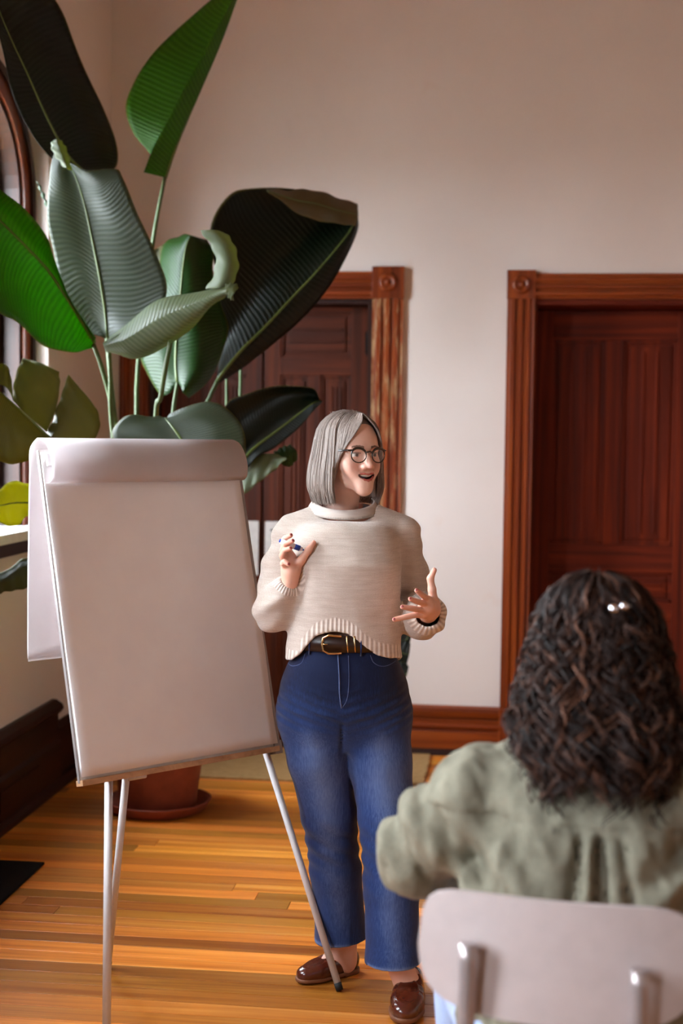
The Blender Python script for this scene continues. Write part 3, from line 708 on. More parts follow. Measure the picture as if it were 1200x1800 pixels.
# small leaves at the left edge of the view, and a thin new spear
leaf([DL(5.4, 5.3, [(52, 850), (20, 846), (0, 860), (-24, 880)]), DL(5.38, 5.28, [(58, 884), (26, 884), (4, 888), (-24, 894)]), DL(5.4, 5.3, [(50, 905), (28, 924), (2, 920), (-24, 905)])], 1, 'yellow', seed=12, ribr=0.003)
leaf([DL(5.4, 5.45, [(62, 880), (40, 876), (16, 884)]), DL(5.38, 5.42, [(62, 888), (40, 886), (16, 885)]), DL(5.4, 5.45, [(62, 896), (40, 894), (16, 886)])], 1, 'pale', seed=121, ribr=0)
leaf([DL(5.45, 5.35, [(58, 982), (38, 984), (18, 1000), (-10, 1012)]), DL(5.42, 5.32, [(60, 1000), (36, 1004), (14, 1018), (-12, 1032)]), DL(5.44, 5.34, [(60, 1030), (38, 1036), (12, 1040), (-10, 1046)])], 0, 'grey', seed=13, ribr=0.003)
leaf([D(5.7, [(84, 372), (74, 345), (65, 320)]), D(5.69, [(86, 371), (76, 344), (65, 319)]), D(5.7, [(88, 370), (78, 343), (65, 318)])], 1, 'green', seed=14, ribr=0)
# petioles
stem([(160, 306, 6.0), (172, 400, 6.02), (182, 520, 6.0), (192, 640, 6.0), (205, 760, 5.98), (240, 1050, 5.97)], (-0.07, 0.02))
stem([(190, 594, 5.6), (194, 660, 5.68), (198, 760, 5.78), (235, 1050, 5.92)], (-0.05, -0.05))
stem([(164, 605, 5.66), (180, 650, 5.72), (198, 720, 5.8), (208, 780, 5.86), (245, 1050, 5.95)], (-0.09, -0.02), r1=0.009)
stem([(290, 310, 6.05), (278, 370, 6.06), (268, 430, 6.06), (252, 560, 6.05), (240, 720, 6.04), (255, 1050, 6.02)], (-0.02, 0.05))
stem([(300, 600, 5.4), (292, 640, 5.5), (282, 700, 5.6), (274, 740, 5.66), (268, 1050, 5.9)], (0.0, -0.06), r1=0.0095)
stem([(383, 668, 5.97), (368, 700, 5.97), (352, 740, 5.97), (318, 900, 5.97), (290, 1080, 5.97)], (0.05, 0.0), r1=0.009)
stem([(312, 672, 5.82), (305, 720, 5.84), (298, 800, 5.88), (285, 1050, 5.94)], (0.03, -0.03))
stem([(398, 660, 6.15), (398, 720, 6.15), (392, 800, 6.13), (320, 1080, 6.05)], (0.07, 0.05), r1=0.006)
stem([(423, 620, 6.2), (422, 690, 6.2), (418, 760, 6.18), (330, 1080, 6.08)], (0.1, 0.04), r1=0.006)
stem([(425, 812, 5.8), (400, 860, 5.82), (330, 1060, 5.9)], (0.08, -0.03), r1=0.007)
stem([(336, 830, 5.28), (330, 880, 5.36), (300, 1080, 5.75)], (0.02, -0.08), r1=0.007)
stem([(96, 780, 5.34), (130, 830, 5.42), (220, 1060, 5.8)], (-0.06, -0.09), r1=0.007)
stem([(58, 884, 5.47), (100, 920, 5.55), (225, 1090, 5.85)], (-0.1, -0.06), r1=0.005)
stem([(60, 1000, 5.46), (110, 1020, 5.55), (228, 1130, 5.85)], (-0.12, -0.04), r1=0.004)

# small leafy plant half hidden behind the standing woman
c2 = on_floor(672, 1392); c2[2] = 0.0115
sp = empty('potted_foliage_plant', tuple(c2)); tag(sp, 'dark green leafy plant peeking out behind the standing woman\'s hip', 'plant')
MB().lathe([(0, 0), (0.07, 0), (0.09, 0.16), (0.092, 0.165), (0.08, 0.165), (0.07, 0.02), (0, 0.02)], n=28).build('pot', MAT['terracotta'], sp)
o2 = np.array(c2); d2p = (c2 - CC) @ CF
for i, (rows) in enumerate(([[(690, 1130), (700, 1112), (712, 1106), (722, 1104)], [(690, 1150), (704, 1140), (714, 1124), (724, 1106)], [(690, 1170), (706, 1158), (718, 1136), (725, 1108)]],
                            [[(676, 1165), (700, 1130), (716, 1126), (721, 1132)], [(676, 1172), (700, 1148), (712, 1150), (719, 1150)], [(676, 1180), (700, 1172), (712, 1176), (715, 1166)]],
                            [[(676, 1200), (700, 1168), (712, 1164), (718, 1172)], [(676, 1204), (700, 1188), (711, 1186), (716, 1182)], [(676, 1210), (700, 1206), (708, 1198), (714, 1188)]])):
    leaf([[(x, y, d2p - 0.04 * i) for x, y in r] for r in rows], 1, 'dark', sp, o2, n=16, seed=40 + i, ribr=0.002)
for i, (x, y) in enumerate(((690, 1150), (676, 1172), (676, 1204))):
    c = catmull([P(x, y, d2p), P(672, 1260, d2p), c2 + np.array([0, 0, 0.15])], 14) - o2
    MB().tube(list(c), 0.004, 7).build('petiole', MAT['petiole'], sp)
# ------------------------------------------------------------------ signed-distance sculpting for figures and clothes
def smin(a, b, k):
    h = np.maximum(k - np.abs(a - b), 0) / k; return np.minimum(a, b) - h * h * k * 0.25
def smax(a, b, k): return -smin(-a, -b, k)
def s_cone(p, a, b, ra, rb):
    a = np.asarray(a, np.float32); b = np.asarray(b, np.float32); ab = b - a
    t = np.clip(((p - a) @ ab) / max(float(ab @ ab), 1e-12), 0, 1)
    return np.linalg.norm(p - a - t[:, None] * ab, axis=1) - (ra + (rb - ra) * t)
def s_ell(p, c, r):
    q = p - np.asarray(c, np.float32); r = np.asarray(r, np.float32)
    k0 = np.linalg.norm(q / r, axis=1); k1 = np.linalg.norm(q / (r * r), axis=1); return k0 * (k0 - 1) / np.maximum(k1, 1e-6)
def s_chain(p, pts, rads, k=0.0):
    d = None
    for i in range(len(pts) - 1):
        e = s_cone(p, pts[i], pts[i + 1], rads[i], rads[i + 1]); d = e if d is None else (smin(d, e, k) if k else np.minimum(d, e))
    return d
def s_col(p, z, cx, cy, a, b, n=2.4):
    """upright column of superelliptic sections, tables indexed by height"""
    o = np.argsort(z); z = np.asarray(z, float)[o]; T = [np.interp(p[:, 2], z, np.asarray(q, float)[o]) for q in (cx, cy, a, b)]
    k = (np.abs((p[:, 0] - T[0]) / T[2]) ** n + np.abs((p[:, 1] - T[1]) / T[3]) ** n) ** (1 / n)
    d = (k - 1) * np.minimum(T[2], T[3])
    return smax(d, np.maximum(p[:, 2] - z[-1], z[0] - p[:, 2]), 0.03)
def wob(p, scale, seed, stretch=(1, 1, 1)):
    r = np.random.RandomState(seed); q = p * np.asarray(stretch, np.float32) * scale; out = 0
    for i in range(6):
        kv = r.normal(size=3); kv *= (0.6 + r.rand()) / np.linalg.norm(kv); out = out + np.sin(q @ kv.astype(np.float32) + r.rand() * 6.28 + 0.8 * np.sin(q @ np.roll(kv, 1).astype(np.float32)))
    return out / 6
def surface(fn, lo, hi, h):
    """surface nets on a block-sparse grid -> verts, quads"""
    lo = np.asarray(lo, float); hi = np.asarray(hi, float); B = 4
    nb = np.ceil((hi - lo) / (h * B)).astype(int) + 1; N = nb * B
    gx = [lo[i] + (np.arange(nb[i]) + 0.5) * h * B - 0.5 * h for i in range(3)]
    C = np.stack(np.meshgrid(*gx, indexing='ij'), -1).reshape(-1, 3).astype(np.float32)
    dc = np.concatenate([fn(c) for c in np.array_split(C, max(1, len(C) // 200000))]).reshape(nb)
    act = np.abs(dc) < h * B * 1.35
    f = np.repeat(np.repeat(np.repeat(dc, B, 0), B, 1), B, 2).astype(np.float32)
    m = np.repeat(np.repeat(np.repeat(act, B, 0), B, 1), B, 2)
    I = np.argwhere(m)
    pts = (lo + I * h).astype(np.float32)
    f[m] = np.concatenate([fn(c) for c in np.array_split(pts, max(1, len(pts) // 200000))])
    s = f < 0
    cnt = np.zeros(tuple(N - 1), np.int8)
    for a in (0, 1):
        for b in (0, 1):
            for c in (0, 1): cnt += s[a:N[0] - 1 + a, b:N[1] - 1 + b, c:N[2] - 1 + c]
    cell = np.argwhere((cnt > 0) & (cnt < 8)); vid = -np.ones(tuple(N - 1), np.int32); vid[tuple(cell.T)] = np.arange(len(cell))
    acc = np.zeros((len(cell), 3)); wt = np.zeros(len(cell))
    cor = [(a, b, c) for a in (0, 1) for b in (0, 1) for c in (0, 1)]
    for q in cor:
        for ax in range(3):
            if q[ax]: continue
            q2 = list(q); q2[ax] = 1
            i0 = cell + q; i1 = cell + q2; f0 = f[tuple(i0.T)]; f1 = f[tuple(i1.T)]
            x = (f0 < 0) != (f1 < 0); t = np.where(x, f0 / np.where(x, f0 - f1, 1), 0)
            pos = np.tile(np.array(q, float), (len(cell), 1)); pos[:, ax] = t
            acc += pos * x[:, None]; wt += x
    V = lo + (cell + acc / np.maximum(wt, 1)[:, None]) * h
    Q = []
    for ax in range(3):
        sl0 = [slice(None)] * 3; sl1 = [slice(None)] * 3; sl0[ax] = slice(0, -1); sl1[ax] = slice(1, None)
        e = np.argwhere(s[tuple(sl0)] != s[tuple(sl1)])
        u, v = (ax + 1) % 3, (ax + 2) % 3
        ok = (e[:, u] > 0) & (e[:, v] > 0) & (e[:, u] < N[u] - 1) & (e[:, v] < N[v] - 1); e = e[ok]
        ids = []
        for du, dv in ((-1, -1), (0, -1), (0, 0), (-1, 0)):
            c = e.copy(); c[:, u] += du; c[:, v] += dv; ids.append(vid[tuple(c.T)])
        q = np.stack(ids, 1); fl = s[tuple(e.T)]
        q = np.where(fl[:, None], q, q[:, ::-1]); Q.append(q[(q >= 0).all(1)])
    return V, np.concatenate(Q)
def relax(V, Q, it=2, lam=0.5):
    for _ in range(it):
        acc = np.zeros_like(V); c = np.zeros(len(V))
        for a, b in ((0, 1), (1, 2), (2, 3), (3, 0)):
            np.add.at(acc, Q[:, a], V[Q[:, b]]); np.add.at(acc, Q[:, b], V[Q[:, a]]); np.add.at(c, Q[:, a], 1); np.add.at(c, Q[:, b], 1)
        V = V + lam * (acc / np.maximum(c, 1)[:, None] - V)
    return V
def sdf_object(name, fn, lo, hi, h, mat, parent, colour=None, attrs=None, it=2):
    V, Q = surface(fn, lo, hi, h); V = relax(V, Q, it)
    return mesh_object(name, V, Q, mat, parent, colour, attrs)
def mesh_object(name, V, Q, mat, parent, colour=None, attrs=None):
    me = mesh_from(name, V, Q, True)
    if colour is not None:
        at = me.color_attributes.new('Col', 'FLOAT_COLOR', 'POINT'); c = np.ones((len(V), 4), np.float32); c[:, :3] = colour; at.data.foreach_set('color', c.ravel())
    for k, v in (attrs or {}).items():
        at = me.attributes.new(k, 'FLOAT', 'POINT'); at.data.foreach_set('value', np.asarray(v, np.float32))
    return link(name, me, mat, parent)
def stepf(e0, e1, x):
    t = np.clip((x - e0) / (e1 - e0), 0, 1); return t * t * (3 - 2 * t)

def frame_at(px, depth, rz=0.0, py=1700):
    """floor origin below (px, depth); returns root location and pixel->local function"""
    o = P(px, py, depth); o[2] = 0.0; a = PSI + rz
    ex = np.array([math.cos(a), math.sin(a), 0]); ey = np.array([-math.sin(a), math.cos(a), 0])
    def Wl(x, y, d=0.0):
        q = P(x, y, depth + d) - o; return np.array([q @ ex, q @ ey, q[2]])
    return o, a, Wl

# ---- skin, cloth and hair materials
def m_skin():
    t = NT('skin'); b = t.bsdf(Roughness=0.48); at = t.n('Attribute', attribute_name='Col')
    n = t.noise(t.coord(), 90, 4); 
    t.l(t.mix(t.math('MULTIPLY', n, 0.12), at.outputs['Color'], srgb(150, 80, 60)), b.inputs['Base Color'])
    b.inputs['Subsurface Weight'].default_value = 0.12; b.inputs['Subsurface Radius'].default_value = (0.012, 0.005, 0.003); b.inputs['Subsurface Scale'].default_value = 0.6
    t.bump(n, b, 0.06, 0.002); return t.m
MAT['skin'] = m_skin()
def m_knit(name, c0, c1):
    t = NT(name); b = t.bsdf(Roughness=0.9); b.inputs['Specular IOR Level'].default_value = 0.2; b.inputs['Sheen Weight'].default_value = 0.25
    v = t.coord('Object', (1, 1, 1))
    wz = t.n('TexWave', i_Scale=105.0, i_Distortion=2.0, bands_direction='Z'); wx = t.n('TexWave', i_Scale=95.0, i_Distortion=3.0, bands_direction='X')
    wz.inputs['Detail Scale'].default_value = 2.0; wx.inputs['Detail Scale'].default_value = 2.0
    for w_ in (wz, wx): t.l(v, w_.inputs['Vector'])
    kn = t.math('MULTIPLY', wz.outputs['Fac'], t.math('MULTIPLY_ADD', wx.outputs['Fac'], 0.6, 0.4))
    ru = t.n('Attribute', attribute_name='ribu'); rw = t.n('Attribute', attribute_name='ribw')
    rib = t.math('MULTIPLY_ADD', t.math('SINE', ru.outputs['Fac']), 0.5, 0.5)
    hm = t.n('Mix', data_type='FLOAT'); t.l(rw.outputs['Fac'], hm.inputs[0]); t.l(kn, hm.inputs[2]); t.l(rib, hm.inputs[3]); h = hm.outputs[0]
    sl = t.noise(t.coord('Object', (8, 8, 60)), 2.0, 4)
    f = t.math('ADD', t.math('MULTIPLY', h, 0.55), t.math('MULTIPLY', sl, 0.45))
    t.l(t.ramp(f, [(0.15, c0), (0.75, c1)]).outputs[0], b.inputs['Base Color']); t.bump(h, b, 0.45, 0.003); return t.m
MAT['knit'] = m_knit('oatmeal_knit', srgb(176, 154, 140), srgb(226, 212, 202))
def m_denim(name, c0, c1, c2):
    t = NT(name); b = t.bsdf(Roughness=0.85); b.inputs['Specular IOR Level'].default_value = 0.2; b.inputs['Sheen Weight'].default_value = 0.15
    g = t.noise(t.coord('Object', (160, 160, 14)), 2.0, 5, 0.7); w_ = t.noise(t.coord('Object', (5, 5, 2.2)), 1.6, 4)
    fa = t.n('Attribute', attribute_name='fade')
    f = t.math('ADD', t.math('MULTIPLY', g, 0.45), t.math('ADD', t.math('MULTIPLY', w_, 0.25), t.math('MULTIPLY', fa.outputs['Fac'], 0.5)))
    t.l(t.ramp(f, [(0.2, c0), (0.5, c1), (0.95, c2)]).outputs[0], b.inputs['Base Color']); t.bump(g, b, 0.25, 0.002); return t.m
MAT['denim'] = m_denim('blue_denim', srgb(14, 24, 56), srgb(40, 62, 114), srgb(116, 138, 186))
MAT['denim_light'] = m_denim('pale_blue_denim', srgb(120, 140, 180), srgb(160, 178, 214), srgb(190, 204, 232))
MAT['stitch'] = m_plain('pale_stitching', srgb(78, 92, 132), 0.8)
def m_hair(name, c0, c1, c2, rough=0.4):
    t = NT(name); b = t.bsdf(Roughness=rough); b.inputs['Specular IOR Level'].default_value = 0.22; b.inputs['Anisotropic'].default_value = 0.5
    at = t.n('Attribute', attribute_name='tone'); g = t.noise(t.coord('Object', (220, 220, 12)), 1.5, 4, 0.6)
    f = t.math('ADD', t.math('MULTIPLY', at.outputs['Fac'], 0.65), t.math('MULTIPLY', g, 0.35))
    t.l(t.ramp(f, [(0.12, c0), (0.5, c1), (0.9, c2)]).outputs[0], b.inputs['Base Color']); t.bump(g, b, 0.3, 0.002); return t.m
MAT['hair_grey'] = m_hair('silver_ash_hair', srgb(70, 57, 50), srgb(146, 130, 121), srgb(206, 194, 186))
MAT['hair_brown'] = m_hair('dark_brown_hair', srgb(12, 6, 5), srgb(42, 23, 17), srgb(128, 84, 64), 0.5)
MAT['leather'] = m_plain('brown_leather', srgb(84, 34, 20), 0.22, noise=0.16, nscale=18, coat=0.4)
MAT['sole'] = m_plain('shoe_sole', srgb(120, 72, 44), 0.5)
MAT['belt'] = m_plain('dark_belt_leather', srgb(38, 18, 12), 0.35, noise=0.1)
MAT['gold'] = m_plain('pale_gold_metal', srgb(214, 178, 128), 0.22, 1.0, 0.03)
MAT['tortoise'] = m_plain('tortoiseshell', srgb(28, 14, 12), 0.2, noise=0.3, nscale=160, coat=0.5)
def lens():
    t = NT('spectacle_lens'); a = t.n('BsdfTransparent'); g = t.n('BsdfGlossy', i_Roughness=0.02); mx = t.n('MixShader', x0=0.07)
    n = t.noise(t.coord(), 3, 1); u = t.n('Bump', i_Strength=0.01); t.l(n, u.inputs['Height']); t.l(u.outputs[0], g.inputs['Normal'])
    t.l(a.outputs[0], mx.inputs[1]); t.l(g.outputs[0], mx.inputs[2]); t.l(mx.outputs[0], t.out.inputs['Surface']); return t.m
MAT['lens'] = lens()
def strands(name, curves, rads, tones, mat, parent, n=4, flat=1.0):
    """many tapered hair tubes in one mesh; curves: list of (m,3)"""
    V = []; Q = []; T = []; b = 0
    for c, r, tn in zip(curves, rads, tones):
        m = len(c); t = np.gradient(c, axis=0); t /= np.linalg.norm(t, axis=1, keepdims=True) + 1e-9
        a = np.array([0.3, 0.9, 0.2]); N_ = np.cross(t, a); N_ /= np.linalg.norm(N_, axis=1, keepdims=True) + 1e-9; Bn = np.cross(t, N_)
        rr = r * np.minimum(1, np.minimum(np.linspace(0.5, 6, m), np.linspace(5, 0.25, m)))
        for k in range(n):
            an = 2 * math.pi * k / n; V.append(c + (N_ * math.cos(an) + Bn * math.sin(an) * flat) * rr[:, None])
        i = np.arange(m - 1)
        for k in range(n):
            k2 = (k + 1) % n; Q.append(np.stack([b + k * m + i, b + k * m + i + 1, b + k2 * m + i + 1, b + k2 * m + i], 1))
        T.append(np.full(m * n, tn)); b += m * n
    return mesh_object(name, np.concatenate(V), np.concatenate(Q), mat, parent, None, {'tone': np.concatenate(T)})
# ------------------------------------------------------------------ the standing woman
wo, wa, W = frame_at(625, 4.15)
woman = empty('person', tuple(wo), wa)
tag(woman, 'standing woman with silver bob, glasses, oatmeal sweater and blue jeans, gesturing with both hands', 'person')
WS = 4.15 / FPX
HC_ = W(614, 797, -0.01); HY = math.radians(33)
HM = np.array([[math.cos(HY), -math.sin(HY), 0], [math.sin(HY), math.cos(HY), 0], [0, 0, 1]])
def to_head(p): return (p - HC_) @ HM
def from_head(q): return np.asarray(q) @ HM.T + HC_
def mir(f, *args): pass
LX = [-.031, -.022, -.011, 0, .011, .022, .031]
def mouth(q):
    zc = -.0635 + 8.0 * q[:, 0] ** 2; g = np.stack([q[:, 0], q[:, 1], q[:, 2] - zc], 1)
    ly = lambda x: -.0995 + 20 * x * x
    cv = s_ell(g, (0, -.104, -.0032), (.0290, .034, .0080)); th = s_ell(g, (0, -.0665, .0012), (.0268, .0285, .0064))
    up = s_chain(g, [(x, ly(x), z) for x, z in zip(LX, (-.001, .0035, .0062, .0052, .0062, .0035, -.001))], [.0014, .002, .0025, .0024, .0025, .002, .0014], .003)
    lo = s_chain(g, [(x, ly(x) + .002, z) for x, z in zip(LX, (-.002, -.0078, -.0112, -.0122, -.0112, -.0078, -.002))], [.0014, .0024, .0033, .0036, .0033, .0024, .0014], .003)
    return cv, th, up, lo
def face_f(q):
    d = s_ell(q, (0, .012, .032), (.073, .094, .082))
    d = smin(d, s_ell(q, (0, -.03, .028), (.062, .056, .058)), .03)
    d = smin(d, s_ell(q, (0, -.034, -.033), (.055, .05, .062)), .03)
    for s in (-1, 1):
        d = smin(d, s_cone(q, (s * .047, .0, -.058), (s * .010, -.074, -.097), .016, .0135), .03)
        d = smin(d, s_ell(q, (s * .041, -.054, -.028), (.022, .024, .02)), .025)
        d = smin(d, s_ell(q, (s * .036, -.067, -.046), (.017, .016, .017)), .02)
        d = smin(d, s_cone(q, (s * .012, -.081, .018), (s * .042, -.072, .016), .0085, .008), .015)
        d = smin(d, s_ell(q, (s * .076, .012, -.012), (.010, .02, .032)), .008)
    d = smin(d, s_ell(q, (0, -.08, -.1), (.018, .014, .015)), .025)
    d = smin(d, s_ell(q, (0, -.0715, -.066), (.032, .0235, .024)), .025)
    d = smin(d, s_chain(q, [(0, -.083, .006), (0, -.097, -.016), (0, -.108, -.033)], [.0075, .008, .0095], .01), .016)
    for s in (-1, 1): d = smin(d, s_ell(q, (s * .0125, -.094, -.037), (.008, .011, .008)), .009)
    for s in (-1, 1): d = smax(d, -s_ell(q, (s * .0055, -.104, -.0445), (.0035, .006, .003)), .003)
    for s in (-1, 1):
        d = smax(d, -s_ell(q, (s * .031, -.098, -.003), (.019, .02, .0135)), .012)
        eye = np.linalg.norm(q - np.array([s * .031, -.0715, -.003], np.float32), axis=1) - .0128
        lid = np.linalg.norm(q - np.array([s * .031, -.0712, -.0025], np.float32), axis=1) - .0142
        zz = q[:, 2] + .003
        lid = np.maximum(lid, -np.maximum(zz - .0042, -.0052 - zz))
        d = np.minimum(d, eye); d = smin(d, lid, .003)
    # smiling open mouth
    cv, th, up, lo = mouth(q)
    d = smax(d, -cv, .002); d = np.minimum(d, th); d = smin(d, np.minimum(up, lo), .0025)
    # neck
    d = smin(d, s_chain(q, [(0, .02, -.06), (-.006, .03, -.13), (-.01, .035, -.22)], [.05, .0475, .056], .02), .03)
    return d
def face_col(q, n=None):
    c = np.tile(np.array(srgb(236, 190, 170)[:3]), (len(q), 1))
    def blend(m, col): 
        c[:] = c * (1 - m[:, None]) + np.array(col[:3]) * m[:, None]
    for s in (-1, 1):
        blend(.35 * np.exp(-(((q[:, 0] - s * .04) / .02) ** 2 + ((q[:, 2] + .035) / .018) ** 2) * .7) * (q[:, 1] < 0), srgb(206, 120, 100))
    blend(.3 * np.exp(-((q[:, 0] / .014) ** 2 + ((q[:, 2] + .036) / .012) ** 2)) * (q[:, 1] < -.09), srgb(208, 120, 100))
    cv, th, up, lo = mouth(q); lip = np.minimum(up, lo)
    blend(1.0 * ((cv < .0012) & (q[:, 1] > -.1) & (q[:, 1] < -.05)), srgb(58, 14, 14))
    blend(.9 * (1 - stepf(.0, .0012, lip)), srgb(186, 84, 76))
    blend(1.0 * ((np.abs(th) < .0013) & (cv < .0006) & (lip > .0006) & (q[:, 1] < -.066)), srgb(240, 234, 226))
    for s in (-1, 1):                                         # smile lines: crease shade painted into the skin colour
        ml = s_chain(q, [(s * .017, -.094, -.040), (s * .030, -.083, -.052), (s * .037, -.074, -.068)], [.001, .001, .001]); blend(.35 * np.exp(-(np.maximum(ml, 0) / .003) ** 2) * (q[:, 1] < -.05), srgb(176, 104, 84))
    for s in (-1, 1):
        r = np.linalg.norm(q - np.array([s * .031, -.0715, -.003]), axis=1); f = (r < .0136) & (q[:, 1] < -.078)
        zz = q[:, 2] + .003; op = f & (zz < .0046) & (zz > -.0056)
        blend(op * 1.0, srgb(226, 216, 210))
        gx = s * .031 + .0022; ri = np.hypot(q[:, 0] - gx, zz + .0003)
        blend((op & (ri < .0058)) * 1.0, srgb(52, 32, 22)); blend((op & (ri < .0028)) * 1.0, srgb(8, 6, 6))
        lash = (np.abs(q[:, 0] - s * .031) < .015) & (q[:, 1] < -.072) & (zz > .0042) & (zz < .0068); blend(lash * .85, srgb(40, 24, 20))
        bx = (q[:, 0] * s - .012) / .034; bz = .0185 + .006 * np.sin(np.clip(bx, 0, 1) * 2.2) - .004 * np.clip(bx, 0, 1)
        brow = (bx > 0) & (bx < 1) & (np.abs(q[:, 2] - bz) < .0034 * (1.1 - .6 * bx)) & (q[:, 1] < -.06); blend(brow * .85, srgb(74, 46, 36))
    return c
SKINC = np.array(srgb(230, 176, 154)[:3])
NAIL = np.array(srgb(132, 40, 44)[:3])

# hands: finger chains in photo positions with depth offsets
def chain(pts): return [W(*q) for q in pts]
handA = dict(palm=chain([(509, 1024, -0.140), (511, 1004, -0.145), (509, 984, -0.140)]),
             fingers=[chain([(508, 972, -0.140), (498, 958, -0.155), (500, 946, -0.175), (511, 941, -0.190)]),
                      chain([(505, 980, -0.145), (496, 967, -0.165), (501, 956, -0.188), (514, 951, -0.198)]),
                      chain([(503, 990, -0.150), (495, 977, -0.170), (500, 967, -0.192), (510, 964, -0.202)]),
                      chain([(504, 999, -0.152), (497, 990, -0.175), (500, 987, -0.192), (507, 992, -0.198)])],
             thumb=chain([(518, 1000, -0.150), (530, 984, -0.160), (542, 967, -0.165), (551, 954, -0.165)]))
handB = dict(palm=chain([(752, 1078, -.13), (754, 1070, -.17), (750, 1066, -.20)]),
             fingers=[chain([(752, 1054, -.21), (745, 1048, -.235), (738, 1043, -.255), (732, 1038, -.268)]),
                      chain([(747, 1062, -.215), (738, 1059, -.245), (729, 1056, -.265), (721, 1053, -.28)]),
                      chain([(744, 1072, -.21), (732, 1071, -.24), (719, 1069, -.262), (707, 1067, -.275)]),
                      chain([(743, 1080, -.20), (728, 1081, -.222), (710, 1085, -.236), (693, 1089, -.245)])],
             thumb=chain([(762, 1058, -.17), (759, 1036, -.185), (756, 1017, -.19), (763, 1002, -.195)]))
def hand_f(p, H, wide):
    d = s_chain(p, H['palm'], [.028, .031, .025] if wide else [.024, .026, .022], .01)
    for F in H['fingers']:
        d = smin(d, s_cone(p, H['palm'][1], F[0], .019, .0105), .012)
    ds = [s_chain(p, F, [.0098, .0086, .0078, .0066]) for F in H['fingers']]
    dd = ds[0]
    for e in ds[1:]: dd = np.minimum(dd, e)
    d = smin(d, dd, .006)
    t = s_chain(p, H['thumb'], [.0135, .0112, .0095, .0075], .006)
    return smin(d, smin(t, s_cone(p, H['palm'][0], H['thumb'][0], .02, .0125), .01), .008)
def hand_c(V, H):
    c = np.tile(SKINC, (len(V), 1))
    for fi, F in enumerate(H['fingers'] + [H['thumb']]):
        r = np.linalg.norm(V - F[-1], axis=1); k = np.exp(-(r / .016) ** 2)[:, None] * .35; c = c * (1 - k) + np.array(srgb(206, 110, 92)[:3]) * k
        dr = F[-1] - F[-2]; dr /= np.linalg.norm(dr)
        cen = F[-1] + dr * .002 + np.array([0, -.005, .003]); m = np.linalg.norm((V - cen), axis=1) < .0046
        if fi < 4: c[m] = NAIL
    return c
parts = []
def head_world(p): return face_f(to_head(p).astype(np.float32))
V, Q = surface(head_world, HC_ - [.125, .13, .2], HC_ + [.125, .125, .13], .0015); V = relax(V, Q, 2); parts.append((V, Q, face_col(to_head(V))))
for wd_, H in ((0, handA), (1, handB)):
    allp = np.array(H['palm'] + H['thumb'] + [q for F in H['fingers'] for q in F])
    V, Q = surface(lambda p, H=H, wd_=wd_: hand_f(p, H, wd_), allp.min(0) - .04, allp.max(0) + .04, .002); V = relax(V, Q, 2); parts.append((V, Q, hand_c(V, H)))
# trunk and limbs under the clothes
J = lambda *a: [W(*q) for q in a]
legL = J((552, 1250, .0), (560, 1330, .0), (577, 1440, .03), (590, 1540, .08), (602, 1650, .122), (606, 1690, .125)); legR = J((662, 1250, .0), (670, 1340, -.02), (681, 1440, -.04), (689, 1560, -.07), (698, 1680, -.085), (716, 1735, -.10))
armA = J((512, 942, .0), (495, 1005, .0), (482, 1074, -.05), (494, 1050, -.1), (508, 1024, -.14)); armB = J((704, 942, .0), (718, 1005, .02), (735, 1076, .04), (742, 1078, -.05), (751, 1077, -.13))
footAh, footAt = on_floor(628, 1706), on_floor(521, 1731); footBh, footBt = on_floor(724, 1742), on_floor(711, 1806)
def loc(w_): q = w_ - wo; a = wa; return np.array([q[0] * math.cos(a) + q[1] * math.sin(a), -q[0] * math.sin(a) + q[1] * math.cos(a), q[2]])
fA = (loc(footAh), loc(footAt)); fB = (loc(footBh), loc(footBt))
def core_f(p):
    d = s_chain(p, J((606, 935, .02), (606, 1000, .0), (606, 1100, .0), (606, 1220, .0)), [.07, .1, .09, .11], .04)
    d = smin(d, s_cone(p, W(540, 935, .0), W(680, 935, .0), .045, .045), .04)
    for L in (legL, legR): d = smin(d, s_chain(p, L, [.075, .07, .052, .05, .04, .036], .02), .02)
    for Aq in (armA, armB): d = smin(d, s_chain(p, Aq, [.04, .036, .034, .032, .0235], .02), .02)
    for h_, t_ in (fA, fB):
        u = (t_ - h_); u = u / np.linalg.norm(u)
        d = smin(d, s_chain(p, [h_ + u * .04 + [0, 0, .06], h_ + u * .09 + [0, 0, .05], h_ + u * .15 + [0, 0, .03]], [.026, .026, .02], .02), .02)
    return d
V, Q = surface(core_f, (-.36, -.34, .0), (.36, .24, 1.42), .0055); V = relax(V, Q, 2); parts.append((V, Q, np.tile(SKINC, (len(V), 1))))
off = 0; Vs = []; Qs = []; Cs = []
for V, Q, c in parts: Vs.append(V); Qs.append(Q + off); Cs.append(c); off += len(V)
mesh_object('body', np.concatenate(Vs), np.concatenate(Qs), MAT['skin'], woman, np.concatenate(Cs))

